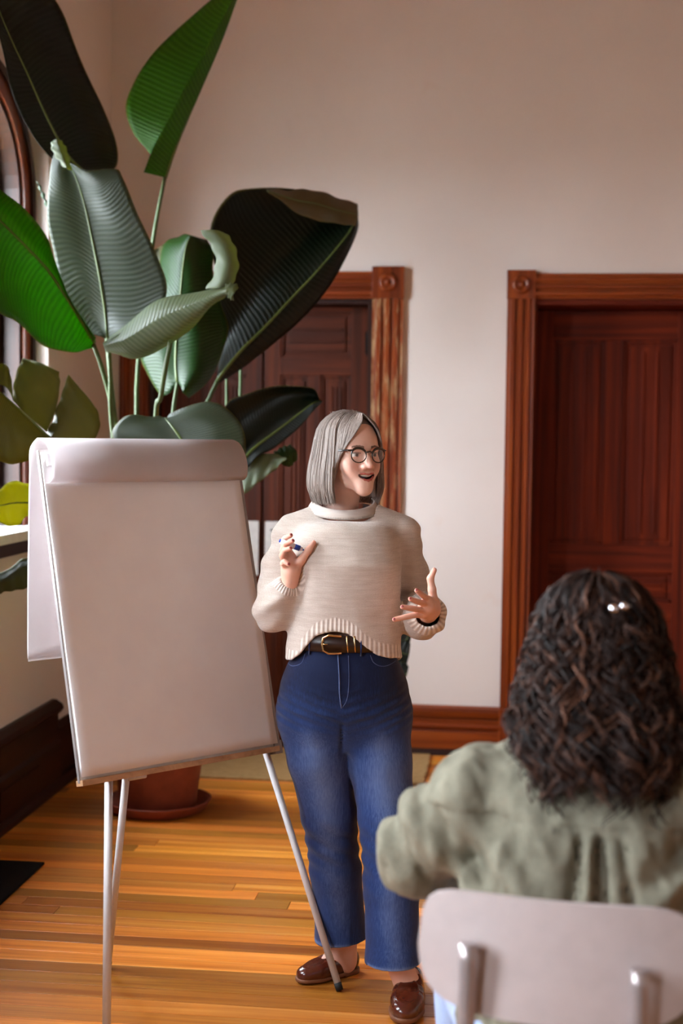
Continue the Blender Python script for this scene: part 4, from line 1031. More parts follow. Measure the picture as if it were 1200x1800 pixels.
# ---- sweater
zt = lambda y: W(605, y, 0)[2]
zf = lambda y: W(605, y, -.11)[2]
ST = dict(z=[zt(y) for y in (915, 940, 985, 1030, 1080, 1130, 1172)],
          cx=[W(x, y)[0] for x, y in ((606, 915), (607, 940), (609, 985), (608, 1030), (605, 1080), (603, 1130), (602, 1172))],
          cy=[.01, .008, -.006, -.004, .0, .0, .0], a=[.12, .148, .158, .160, .160, .166, .174], b=[.088, .104, .122, .12, .116, .118, .124])
cufA = (W(508, 1021, -.140), W(494, 1050, -.10)); cufB = (W(752, 1077, -.142), W(735, 1076, .04))
def sleeves(p):
    a = s_chain(p, J((514, 942, .01), (495, 1004, -.01), (481, 1074, -.05)), [.056, .054, .056], .03)
    a = smin(a, s_chain(p, J((481, 1076, -.05), (487, 1062, -.08), (499, 1040, -.118), (508, 1020, -.142)), [.056, .053, .039, .0275], .02), .02)
    b = s_chain(p, J((704, 944, .01), (717, 1004, .02), (734, 1076, .045)), [.056, .053, .056], .03)
    b = smin(b, s_chain(p, J((736, 1078, .04), (741, 1082, -.04), (748, 1080, -.10), (752, 1077, -.142)), [.056, .064, .056, .037], .02), .02)
    return a, b
def sweater_outer(p, cut=False):
    d = s_col(p, ST['z'], ST['cx'], ST['cy'], ST['a'], ST['b'], 2.3)
    for s, pts in ((-1, J((578, 905, .02), (515, 938, .01))), (1, J((640, 905, .02), (704, 940, .01)))):
        d = smin(d, s_cone(p, pts[0], pts[1], .046, .056), .05)
    a, b = sleeves(p); fo = .004 * wob(p, 26, 5, (1, 1, .55)) + .0022 * wob(p, 60, 9, (1, 1, .5))
    # creases bunching on the sleeves and drags across the body
    fo = fo + .003 * np.sin(p[:, 2] * 95 + 40 * np.abs(p[:, 0]) + 2.2 * wob(p, 22, 14)) * stepf(.15, .2, np.abs(p[:, 0] - W(606, 1000)[0]))
    if cut:
        for q, (e, bb_) in ((0, cufA), (1, cufB)):
            u = (e - bb_) / np.linalg.norm(e - bb_); ax = (p - e) @ u; m = np.linalg.norm(p - e, axis=1) < .09
            if q == 0: a = np.where(m, smax(a, ax, .006), a)
            else: b = np.where(m, smax(b, ax, .006), b)
    return smin(smin(d, a, .02), b, .02) + fo
hx = [W(x, 1140)[0] for x in (480, 497, 515, 530, 543, 556, 572, 590, 610, 626, 642, 660, 682, 707, 730)]
hz = [W(605, y, -.12)[2] for y in (1168, 1168, 1163, 1150, 1132, 1117, 1110, 1107, 1111, 1122, 1137, 1149, 1156, 1160, 1160)]
ncx, ncy = W(605, 890, .015)[0], W(604, 890, .015)[1]
def hem_at(p):
    fr = np.interp(p[:, 0], hx, hz); bk = W(605, 1160)[2]; t = stepf(-.02, .05, p[:, 1]); return fr * (1 - t) + bk * t
NA, NB = .096, .084
def sweater_f(p):
    o = sweater_outer(p); d = np.maximum(sweater_outer(p, True), -(o + .009))
    inT = (np.abs(p[:, 0] - W(605, 1150)[0]) < .21) & (p[:, 1] > -.16)
    hm = np.where(inT, hem_at(p) - p[:, 2], -1.0)
    d = smax(d, hm, .006)
    nk = ((p[:, 0] - ncx) / NA) ** 2 + ((p[:, 1] - ncy) / NB) ** 2
    d = np.where(p[:, 2] > zt(935), smax(d, (1 - np.sqrt(nk)) * NB, .004), d)
    return d
lo_, hi_ = np.array([-.40, -.30, zt(1190)]), np.array([.40, .2, zt(870)])
V, Q = surface(sweater_f, lo_, hi_, .0036); V = relax(V, Q, 2)
hd = V[:, 2] - hem_at(V); rw = 1 - stepf(.035, .045, hd); ang = np.arctan2(V[:, 1], V[:, 0] - W(605, 1140)[0]); ru = ang * 62.0
for e, b in (cufA, cufB):
    u = (e - b) / np.linalg.norm(e - b); r = V - e; ax = r @ u; m = (np.linalg.norm(r, axis=1) < (.05 if e is cufA[0] else .075)) & (ax > (-.022 if e is cufA[0] else -.032))
    e1 = np.cross(u, [0.3, 0.2, 1]); e1 /= np.linalg.norm(e1); e2 = np.cross(u, e1); an = np.arctan2(r @ e1, r @ e2)
    ru = np.where(m, an * 26.0, ru); rw = np.where(m, 1.0, rw)
    arm = np.linalg.norm(r, axis=1) < .2
    rw = np.where(arm & ~m & (np.abs(V[:, 0]) > .17), 0.0, rw)
sweater = mesh_object('sweater', V, Q, MAT['knit'], woman, None, {'ribu': ru, 'ribw': rw})
# ribbed collar
nseg = 180; V = []; F = []
prof = [(.004, -.006), (.0055, .004), (.0045, .014), (.002, .0215), (-.0025, .0215), (-.004, .012), (-.003, .0)]
for i in range(nseg):
    a = 2 * math.pi * i / nseg; ca, sa_ = math.cos(a), math.sin(a); rb = .0016 * (1 if i % 2 else -1)
    fr = .5 - .5 * sa_                                        # 1 at the front
    zb = W(604, 884 + 25 * fr ** 1.3, -.07)[2]
    for (o_, z_) in prof:
        V.append((ncx + (NA + .004 + o_ * .9 + rb - z_ * .55) * ca, ncy + (NB + .004 + o_ * .9 + rb - z_ * .55) * sa_, zb + z_ * 1.0 - .002))
k = len(prof)
F = [(i * k + j, ((i + 1) % nseg) * k + j, ((i + 1) % nseg) * k + (j + 1) % k, i * k + (j + 1) % k) for i in range(nseg) for j in range(k)]
col_o = mesh_object('collar', np.array(V), np.array(F), MAT['knit'], sweater, None, {'ribu': np.zeros(len(V)), 'ribw': np.ones(len(V))})

# ---- jeans
JT = dict(z=[zt(y) for y in (1095, 1135, 1165, 1200, 1240, 1275, 1305)], cx=[W(606, 1200)[0]] * 7, cy=[0, 0, 0, .004, .008, .014, .02],
          a=[.134, .14, .160, .174, .182, .168, .14], b=[.104, .108, .117, .123, .12, .098, .07])
hemL, hemR = W(601, 1650, .122), W(691, 1690, -.095)
def jeans_outer(p):
    d = s_col(p, JT['z'], JT['cx'], JT['cy'], JT['a'], JT['b'], 2.3)
    l = s_chain(p, J((553, 1215, .0), (553, 1262, .0), (560, 1330, .0), (577, 1430, .03), (589, 1530, .08), (600, 1650, .122), (601, 1664, .127)), [.085, .098, .0895, .079, .074, .077, .078], .02)
    r = s_chain(p, J((659, 1215, .0), (659, 1262, .0), (668, 1340, -.02), (681, 1440, -.04), (688, 1560, -.07), (691, 1690, -.095), (691, 1704, -.1)), [.085, .098, .0895, .08, .0765, .0765, .077], .02)
    d = smin(d, smin(l, r, .010), .05)
    z = p[:, 2]
    # pulled creases around the hips, soft breaks at the knees and below
    hip = np.exp(-((z - zt(1235)) / .06) ** 2); cx = W(606, 1235)[0]
    d = d + .0022 * hip * np.sin((z - .35 * np.abs(p[:, 0] - cx)) * 230 + 3 * wob(p, 22, 3)) * stepf(.05, -.02, p[:, 1])
    kn = np.exp(-((z - zt(1490)) / .09) ** 2); d = d + .003 * kn * np.sin(z * 120 + p[:, 0] * 60 + 2 * wob(p, 20, 4))
    d = d + .0035 * wob(p, 22, 8, (1.2, 1.2, .45)) + .0015 * wob(p, 60, 12, (1, 1, .6))
    fold = np.exp(-((p[:, 0] - W(601, 1260)[0]) / .006) ** 2) * stepf(zt(1330), zt(1285), z) * (1 - stepf(zt(1270), zt(1240), z)) * (p[:, 1] < 0)
    return d + .008 * fold
def jeans_f(p):
    o = jeans_outer(p); d = np.maximum(o, -(o + .008))
    d = smax(d, p[:, 2] - zt(1106), .004)
    mid = W(645, 1600, 0)[0]; left = p[:, 0] < mid
    cut = np.where(left, hemL[2] + .14 * (p[:, 0] - hemL[0]) - p[:, 2], hemR[2] + .02 * (p[:, 0] - hemR[0]) - p[:, 2])
    d = np.where(p[:, 2] < .3, smax(d, cut, .004), d)
    return d
V, Q = surface(jeans_f, (-.26, -.26, .03), (.26, .27, zt(1100)), .0038); V = relax(V, Q, 2)
fade = .5 * np.exp(-((V[:, 2] - zt(1350)) / .16) ** 2) * (V[:, 1] < 0) + .25 * np.exp(-((V[:, 2] - zt(1560)) / .2) ** 2)
lc = np.where(V[:, 0] < W(618, 1400)[0], np.interp(V[:, 2], [zt(1650), zt(1430), zt(1262)], [W(600, 1650)[0], W(575, 1430)[0], W(545, 1262)[0]]), np.interp(V[:, 2], [zt(1690), zt(1440), zt(1262)], [W(691, 1690)[0], W(681, 1440)[0], W(665, 1262)[0]]))
fade += .42 * np.exp(-((V[:, 0] - lc) / .045) ** 2) * stepf(.02, -.02, V[:, 1] - np.where(V[:, 0] < W(618, 1400)[0], np.interp(V[:, 2], [zt(1650), zt(1430), zt(1262)], [.122, .03, 0]), np.interp(V[:, 2], [zt(1690), zt(1440), zt(1262)], [-.095, -.04, 0]))) * stepf(zt(1240), zt(1300), V[:, 2]) - .15
fade += .9 * np.exp(-((V[:, 2] - np.where(V[:, 0] < W(645, 1600)[0], hemL[2], hemR[2])) / .008) ** 2) * (V[:, 2] < .3)
fade -= .25 * stepf(zt(1250), zt(1180), V[:, 2])
jeans = mesh_object('jeans', V, Q, MAT['denim'], woman, None, {'fade': fade})
def on_front(fn, x, z, y0=-.25):
    """first surface point met going back along y"""
    y = np.arange(y0, .1, .001); p = np.stack([np.full_like(y, x), y, np.full_like(y, z)], 1).astype(np.float32); d = fn(p); i = int(np.argmax(d < 0)); return np.array([x, y[i] - .0012, z])
def seam(pts, r, name, mat, parent):
    c = catmull([W(q[0], q[1], -.115)[[0, 2]].tolist() + [0] for q in pts], 18)
    pp = [on_front(jeans_outer, q[0], q[1]) for q in c]; MB().tube([q for q in pp if q[1] > -.2], r, 6).build(name, mat, parent)
seam([(594, 1146), (596, 1180), (597, 1215), (600, 1240)], .0022, 'fly_seam', MAT['stitch'], jeans)
for pts in ([(612, 1148), (613, 1190), (610, 1222), (602, 1238)], [(536, 1148), (530, 1164), (515, 1172), (503, 1172)], [(650, 1148), (657, 1162), (675, 1169), (700, 1163)]):
    seam(pts, .0009, 'stitch_line', MAT['stitch'], jeans)
for x in (544, 634):
    b0, b1 = on_front(jeans_outer, W(x, 1116, -.11)[0], zf(1120)), on_front(jeans_outer, W(x, 1148, -.11)[0], zf(1148))
    MB().tube([b0 + [0, -.006, 0], (b0 + b1) / 2 + [0, -.008, 0], b1 + [0, -.001, 0]], .006, 8, flat=.4).build('belt_loop', MAT['denim'], jeans)
# ---- belt
belt = empty('belt', parent=woman); V = []; n = 72
for i in range(n):
    a = 2 * math.pi * i / n
    for z, o_ in ((zf(1142), .0045), (zf(1142), .009), (zf(1113), .009), (zf(1113), .0035)):
        aa = np.interp(z, JT['z'][::-1], JT['a'][::-1]) + o_; bb = np.interp(z, JT['z'][::-1], JT['b'][::-1]) + o_
        c, s = math.cos(a), math.sin(a); k = (abs(c) ** 2.3 + abs(s) ** 2.3) ** (-1 / 2.3)
        V.append((JT['cx'][0] + aa * c * k, bb * s * k, z))
F = [(i * 4 + j, ((i + 1) % n) * 4 + j, ((i + 1) % n) * 4 + (j + 1) % 4, i * 4 + (j + 1) % 4) for i in range(n) for j in range(4)]
link('strap', mesh_from('strap', V, F, True), MAT['belt'], belt)
def belt_pt(x, y, o_=.014):
    q = W(x, y, -.115); aa = np.interp(q[2], JT['z'][::-1], JT['a'][::-1]) + o_; bb = np.interp(q[2], JT['z'][::-1], JT['b'][::-1]) + o_
    t = min(1, abs((q[0] - JT['cx'][0]) / aa)); return np.array([q[0], -bb * (1 - t ** 2.3) ** (1 / 2.3), q[2]])
rect = [(600, 1114), (578, 1112), (568, 1117), (566, 1128), (568, 1139), (578, 1144), (600, 1143)]
MB().tube([belt_pt(*q) for q in rect], .0032, 8).build('buckle', MAT['gold'], belt)
MB().tube([belt_pt(567, 1128), belt_pt(576, 1128, .012)], .002, 8).build('buckle_prong', MAT['gold'], belt)
for x in (609, 622): MB().tube([belt_pt(x, 1113, .012), belt_pt(x + 1, 1128, .013), belt_pt(x + 2, 1142, .012)], .0022, 8).build('keeper', MAT['gold'], belt)

# ---- loafers
def loafer(h_, t_):
    u = t_ - h_; Lf = np.linalg.norm(u); u = u / Lf; s_ = np.array([u[1], -u[0], 0]); k = Lf / .25
    root = empty('loafer', parent=woman)
    def fr(p): r = (p - h_) / k; return np.stack([r @ s_, r @ u, r[:, 2]], 1).astype(np.float32)
    def up(q):
        d = s_chain(q, [(0, .034, .036), (0, .10, .036), (0, .165, .036), (.003, .208, .03)], [.030, .033, .040, .036], .03)
        d = smin(d, s_cone(q, (0, .03, .06), (0, .12, .058), .026, .028), .03)
        d = smax(d, (q[:, 2] - .088 + .24 * np.maximum(q[:, 1] - .08, 0)), .02); return smax(d, .012 - q[:, 2], .004)
    def upper(p):
        q = fr(p); d = up(q)
        op = s_ell(q, (0, .050, .1), (.025, .040, .045)); d = smax(d, -op, .006)
        d = smax(d, -s_ell(q, (0, .052, .062), (.0235, .035, .035)), .004)
        strap = np.exp(-((q[:, 1] - .135) / .012) ** 2); rim = np.exp(-((np.hypot(q[:, 0] / .030, (q[:, 1] - .17) / .052) - 1) / .07) ** 2) * (q[:, 2] > .045)
        return (d - .0025 * strap - .002 * rim) * k
    def sole(p):
        q = fr(p); d = s_chain(np.stack([q[:, 0], q[:, 1], q[:, 2] * 0], 1), [(0, .03, 0), (0, .10, 0), (.002, .165, 0), (.004, .208, 0)], [.033, .034, .042, .039], .03)
        heel = np.where(q[:, 1] < .075, 0.0, .006); return smax(d, np.maximum(q[:, 2] - .02, heel - q[:, 2]), .004) * k
    lo = np.minimum(h_, t_) - [.07, .07, .005]; hi = np.maximum(h_, t_) + [.07, .07, .13]
    sdf_object('upper', upper, lo, hi, .0026, MAT['leather'], root); sdf_object('sole', sole, lo, hi - [0, 0, .09], .003, MAT['sole'], root)
    return root
loafer(*fA); loafer(*fB)

# ---- hair: a shell plus many combed strands
def hair_path(phi, rnd, out, front):
    """head-frame path of a strand leaving the parting towards azimuth phi (0 = face)"""
    a, b = .080 + out, .099 + out; sn, cs = math.sin(phi), math.cos(phi)
    y0 = -.058 + .11 * min(1, abs(phi) / 2.6) + rnd.uniform(-.012, .012); x0 = -.006 + math.copysign(.003, sn)
    cy_ = .010
    zt_ = .032 + (.082 + out) * math.sqrt(max(.05, 1 - ((y0 - .012) / .1) ** 2 - (x0 / .08) ** 2))
    e = lambda k: (a * k * sn, cy_ - b * k * cs)
    endz = -.142 + rnd.uniform(-.008, .010)
    m1 = e(.55); m2 = e(.9); fl = 1 + .07 * max(0, -sn) + .05 * max(0, -cs); m3 = e(1.03 * (1 + (fl - 1) * .4)); m4 = e(1.07 * fl); m5 = e(1.08 * fl); m6 = e(.94 * fl)
    pts = [(x0, y0, zt_), (m1[0] * .8 + x0 * .3, (m1[1] + y0) / 2, .032 + (.082 + out) * .88), (m2[0], m2[1] * .9 + y0 * .1, .032 + .045), (m3[0], m3[1], .0),
           (m4[0], m4[1], -.055), (m5[0], m5[1], -.1), (m6[0], m6[1], endz)]
    return pts
rnd = random.Random(5); curves = []; rads = []; tones = []
def add_strand(c, r, wv=.0016):
    m = len(c); t = np.linspace(0, 1, m)[:, None]; f1 = rnd.uniform(3, 9); f2 = rnd.uniform(3, 9)
    c = c + np.concatenate([wv * np.sin(t * f1 + rnd.random() * 6), wv * np.sin(t * f2 + rnd.random() * 6), 0 * t], 1) * t
    curves.append(from_head(c)); rads.append(r); tones.append(min(1, max(0, rnd.gauss(.52, .17))))
for i in range(3300):
    phi = rnd.uniform(math.radians(60), math.radians(360 - 60)); phi = phi if phi < math.pi else phi - 2 * math.pi
    out = rnd.choice([.004, .008, .011, .0125]) + rnd.uniform(-.002, .0015)
    add_strand(catmull(hair_path(phi, rnd, out, 0), 18), rnd.uniform(.0008, .0016))
def fringe_guide(s, out):                                     # innermost lock of the curtain fringe
    x0 = .004 + s * .002; return [(x0, -.062, .116), (x0 + s * .014, -.078 - out, .092), (x0 + s * .034, -.083 - out, .066), (x0 + s * .053, -.073 - out, .036), (x0 + s * .066, -.054 - out, .004), (x0 + s * .072, -.040, -.035)]
for i in range(1700):                                         # from the fringe back to the sides
    s = -1 if rnd.random() < .6 else 1
    t = rnd.random() ** .9; out = rnd.uniform(.0, .006)
    g0 = catmull(fringe_guide(s, out), 18); g1 = catmull(hair_path(s * math.radians(66), rnd, .007 + out, 0), 18)
    c = g0 * (1 - t) + g1 * t
    if rnd.random() < .12 * (1 - t): c = catmull(c[:rnd.randint(9, 14)], 18)
    add_strand(c, rnd.uniform(.0007, .0014), .0012)
for i in range(12):                                           # fly-away hairs on the crown
    x0, y0 = rnd.uniform(-.05, .02), rnd.uniform(-.04, .05); z0 = .117 - 5 * x0 * x0
    pts = [(x0, y0, z0), (x0 + rnd.uniform(-.012, .004), y0, z0 + rnd.uniform(.006, .013)), (x0 + rnd.uniform(-.03, .005), y0 - .01, z0 + rnd.uniform(.002, .010))]
    curves.append(from_head(catmull(pts, 10))); rads.append(.0004); tones.append(.6)
hair = empty('hair', parent=woman)
strands('strands', curves, rads, tones, MAT['hair_grey'], hair, 3)
def hshell(p):
    q = to_head(p).astype(np.float32)
    o = s_ell(q, (0, .012, .032), (.080, .100, .088))
    z = np.clip(q[:, 2], -.13, .03); cyl = (np.sqrt((q[:, 0] / .083) ** 2 + ((q[:, 1] - .010) / .101) ** 2) - 1) * .083
    cyl = np.maximum(np.maximum(cyl, q[:, 2] - .03), -.128 - q[:, 2]); cyl = np.maximum(cyl, -((np.sqrt((q[:, 0] / .07) ** 2 + ((q[:, 1] - .010) / .088) ** 2) - 1) * .07))
    o = np.maximum(o, -.01 - q[:, 2]); d = np.minimum(o, cyl)
    # open the face
    az = np.abs(np.arctan2(q[:, 0], -(q[:, 1] - .01)))
    open_ = np.maximum((math.radians(62) - az) * .08, -1.0)
    face = np.maximum(-(math.radians(62) - az) * .085, q[:, 2] - (.083 - 5.0 * (q[:, 0] - .004) ** 2))
    return smax(d, -face, .004)
V, Q = surface(hshell, HC_ - [.13, .13, .17], HC_ + [.13, .13, .14], .0034)
mesh_object('under_hair', relax(V, Q, 1), Q, MAT['hair_grey'], hair, None, {'tone': np.full(len(V), .42)})

# ---- glasses
gl = empty('glasses', parent=woman)
def ht(pts, r, name, mat, n=8, caps=True): return MB().tube([from_head(q) for q in pts], r, n, caps).build(name, mat, gl)
for s in (-1, 1):
    cx, cz = s * .0335, -.004; ring = []
    for k in range(33):
        a = 2 * math.pi * k / 32; rx, rz = .0235, .0205; ring.append((cx + rx * math.cos(a), -.1015 + .35 * (abs(cx + rx * math.cos(a)) - .02) ** 1.0 * .35, cz + rz * math.sin(a) + (.003 if math.sin(a) > 0 else 0) * max(0, s * math.cos(a))))
    rr = [.0017 + .0024 * max(0, math.sin(2 * math.pi * k / 32)) for k in range(33)]
    ht(ring, rr, 'rim', MAT['tortoise'], 8, False)
    mb = MB(); mb.add([from_head(q) for q in ring[:-1]] + [from_head((cx, -.1015, cz))], [(k, (k + 1) % 32, 32) for k in range(32)], True); mb.build('lens', MAT['lens'], gl)
    ht([(s * .055, -.096, .010), (s * .066, -.088, .010), (s * .077, -.04, .008), (s * .079, .004, .004), (s * .077, .02, -.012)], [.0032, .0028, .002, .002, .0022], 'temple', MAT['tortoise'])
ht([(-.013, -.103, .004), (0, -.107, .007), (.013, -.103, .004)], .0022, 'bridge', MAT['tortoise'])
MB().tube([from_head((-.079, .006 + .007 * math.cos(a), -.052 + .008 * math.sin(a))) for a in np.linspace(0, 6.283, 15)], .0011, 6).build('earring', MAT['gold'], woman)

# ---- marker in her raised hand
mk = empty('marker_pen'); tag(mk, 'blue and white marker pen held in the woman\'s raised hand', 'marker')
m0, m1 = P(493, 951, 4.15 - .182), P(534, 967, 4.15 - .168); mk.location = tuple(m0); u = m1 - m0; Lm = np.linalg.norm(u); u /= Lm
MAT['mk_white'] = m_plain('white_plastic', srgb(226, 222, 228), 0.35, noise=0.02); MAT['mk_blue'] = m_plain('blue_plastic', srgb(36, 70, 168), 0.35, noise=0.03)
z0 = np.zeros(3)
MB().tube([z0, u * .03, u * Lm * .60], .0078, 14).build('barrel', MAT['mk_white'], mk)
MB().tube([u * Lm * .60, u * Lm * .82], .0082, 14).build('blue_band', MAT['mk_blue'], mk)
MB().tube([u * Lm * .82, u * Lm * .93], [.0068, .005], 14).build('nib_holder', MAT['mk_white'], mk)
MB().tube([u * Lm * .93, u * Lm], [.0032, .0022], 10).build('nib', MAT['mk_blue'], mk)
MB().tube([u * -.004, u * .0], [.0045, .005], 12).build('end_plug', MAT['mk_blue'], mk)
# ------------------------------------------------------------------ chair and seated person seen from behind
so, sa_ang, S = frame_at(975, 2.33, math.radians(-14), 1690)
MAT['chair'] = m_plain('greige_lacquer', srgb(182, 167, 165), 0.42, noise=0.02)
MAT['chair_metal'] = m_plain('greige_metal_tube', srgb(176, 164, 164), 0.3, 0.55, 0.03)
chair = empty('chair', tuple(so), sa_ang); tag(chair, 'greige chair with a curved back on two metal posts, under the seated person', 'chair')
zt_, zb_ = S(975, 1578)[2], S(975, 1787)[2]; zc_, hh = (zt_ + zb_) / 2, (zt_ - zb_) / 2; bw = .228
def back_surface(thick):
    nr, na = 9, 64; V = []; 
    for side in (0, 1):
        for i in range(nr + 1):
            r = i / nr
            for k in range(na):
                a = 2 * math.pi * k / na; c, s = math.cos(a), math.sin(a); n = 6.5 if s > 0 else 3.6
                q = (abs(c) ** n + abs(s) ** n) ** (-1 / n); u, v = r * c * q, r * s * q
                wx = bw * (1 - .035 * max(0, v) - .05 * max(0, -v))
                x = wx * u; z = zc_ + hh * v; y = -.035 * (1 - u * u) + .04 * v * .35
                V.append((x, y + (thick if side else 0), z))
    F = []; N = (nr + 1) * na
    for side in (0, 1):
        for i in range(nr):
            for k in range(na):
                f = (side * N + i * na + k, side * N + i * na + (k + 1) % na, side * N + (i + 1) * na + (k + 1) % na, side * N + (i + 1) * na + k); F.append(f if side else f[::-1])
    for k in range(na): F.append((nr * na + k, nr * na + (k + 1) % na, N + nr * na + (k + 1) % na, N + nr * na + k))
    return V, F
V, F = back_surface(.013); bo = link('backrest', mesh_from('backrest', V, F, True), MAT['chair'], chair)
rim_ids = set(range(9 * 64, 10 * 64)) | set(range(19 * 64, 20 * 64))
for e_ in bo.data.edges:
    a_, b_ = e_.vertices
    if a_ in rim_ids and b_ in rim_ids and abs(a_ - b_) < 640: e_.use_edge_sharp = True
SEAT = .455
for x in (-.137, .137):
    top = S(822, 1652)[2] if x < 0 else S(1122, 1672)[2]
    p = [(x, .10, SEAT - .03), (x, .03, SEAT - .025), (x, -.035, SEAT + .02), (x, -.055, SEAT + .1), (x, -.052, (top + SEAT) / 2 + .05), (x, -.046, top)]
    po_ = MB().tube(catmull(p, 22), .0145, 14, flat=.9).build('back_post', MAT['chair_metal'], chair)
    MB().tube([(x, -.048, top - .014), (x, -.02, top - .012)], .006, 10).build('bolt', MAT['chair_metal'], po_)
mb = MB(); V = []; na = 56
for z, k in ((SEAT - .012, .97), (SEAT - .006, 1.0), (SEAT, .99), (SEAT + .004, .9)):
    for i in range(na):
        a = 2 * math.pi * i / na; c, s = math.cos(a), math.sin(a); q = (abs(c) ** 5 + abs(s) ** 5) ** (-.2); V.append((.21 * k * c * q, .25 + .205 * k * s * q, z))
F = [(j * na + i, j * na + (i + 1) % na, (j + 1) * na + (i + 1) % na, (j + 1) * na + i) for j in range(3) for i in range(na)] + [tuple(range(na))[::-1], tuple(3 * na + i for i in range(na))]
mb.add(V, F, True); mb.build('seat', MAT['chair'], chair)
for x in (-.17, .17):
    for y, fy in ((.11, .02), (.40, .46)):
        MB().tube([(x, y, SEAT - .02), (x * 1.12, fy, 0.002)], .0115, 12).build('leg', MAT['chair_metal'], chair)
    MB().tube([(x, .06, SEAT - .022), (x, .43, SEAT - .022)], .0105, 10).build('side_rail', MAT['chair_metal'], chair)
MB().tube([(-.17, .10, SEAT - .022), (.17, .10, SEAT - .022)], .0105, 10).build('cross_rail', MAT['chair_metal'], chair)
MB().tube([(-.17, .40, SEAT - .022), (.17, .40, SEAT - .022)], .0105, 10).build('cross_rail', MAT['chair_metal'], chair)

seated = empty('person', tuple(so), sa_ang)
tag(seated, 'seated listener seen from behind with dark curly hair and sage green shirt', 'person')
HS = S(1046, 1120, .31)
shL, shR = S(842, 1394, .28), S(1232, 1402, .17); NK = S(1042, 1318, .25)
aL = [shL, S(775, 1455, .33), S(729, 1508, .38), S(790, 1535, .55), S(850, 1545, .62)]; aR = [shR, S(1290, 1460, .22), S(1335, 1520, .28), S(1260, 1550, .48), S(1190, 1560, .62)]
hipx = .03
def hand_simple(p, w_, d_):
    u = d_ / np.linalg.norm(d_); sd = np.cross(u, [0, 0, 1]); sd /= np.linalg.norm(sd)
    d = s_cone(p, w_, w_ + u * .07, .024, .03)
    for k, (o_, L_) in enumerate(((-.028, .06), (-.01, .075), (.009, .07), (.027, .055))):
        b0 = w_ + u * .08 + sd * o_; d = smin(d, s_chain(p, [b0, b0 + u * L_ * .55 - [0, 0, .006], b0 + u * L_ - [0, 0, .024]], [.009, .008, .0065]), .006)
    t0 = w_ + u * .03 - sd * .03; return smin(d, s_chain(p, [t0, t0 + u * .03 - sd * .02, t0 + u * .06 - sd * .024], [.012, .01, .008]), .008)
kneeL, kneeR = np.array([-.235, .60, .535]), np.array([.27, .60, .54]); ankL, ankR = np.array([-.22, .63, .10]), np.array([.27, .62, .10])
hpL, hpR = np.array([-.115 + hipx, .2, .555]), np.array([.105 + hipx, .2, .555])
TX = float(S(1028, 1550, .2)[0])
def seat_body(p):
    d = s_ell(p, HS, (.074, .092, .105)); d = smin(d, s_ell(p, HS + [0, .045, -.05], (.055, .055, .07)), .03)
    d = smin(d, s_cone(p, HS + [0, .0, -.07], NK + [0, 0, -.03], .05, .055), .03)
    d = smin(d, s_cone(p, shL, shR, .05, .05), .05); d = smin(d, s_cone(p, NK + [0, 0, -.1], (TX, .22, .56), .1, .11), .06)
    for q in (aL, aR): d = smin(d, s_chain(p, q, [.05, .044, .038, .032, .026], .02), .02); d = smin(d, hand_simple(p, q[-1], q[-1] - q[-2]), .01)
    for h_, k_, a_ in ((hpL, kneeL, ankL), (hpR, kneeR, ankR)): d = smin(d, s_chain(p, [h_, k_, a_, a_ + [0, 0, -.03], a_ + [0, .13, -.06]], [.07, .05, .035, .035, .025], .02), .03)
    return d
V, Q = surface(seat_body, (-.46, -.02, .0), (.5, 1.1, float(HS[2]) + .13), .006); V = relax(V, Q, 2)
mesh_object('body', V, Q, MAT['skin'], seated, np.tile(SKINC, (len(V), 1)))
def m_linen():
    t = NT('sage_linen'); b = t.bsdf(Roughness=0.88); b.inputs['Specular IOR Level'].default_value = 0.2
    f = t.noise(t.coord('Object', (1, 1, 1)), 14, 6, 0.65); w_ = t.noise(t.coord('Object', (200, 200, 60)), 2, 3)
    g = t.math('ADD', t.math('MULTIPLY', f, .7), t.math('MULTIPLY', w_, .3))
    t.l(t.ramp(g, [(.3, srgb(104, 99, 84)), (.7, srgb(142, 136, 118))]).outputs[0], b.inputs['Base Color']); t.bump(f, b, .5, .012); return t.m
MAT['linen'] = m_linen()
yz = float(S(1040, 1441, .16)[2]); PX = float(S(1043, 1520, .1)[0])
CT = dict(z=[1.06, .99, .92, .82, .70, .60, .52], cx=[TX + .01, TX + .008, TX + .004, TX, TX, TX + .004, TX + .01], cy=[.27, .25, .24, .235, .23, .225, .22], a=[.12, .175, .198, .208, .216, .226, .232], b=[.09, .115, .135, .145, .145, .14, .135])
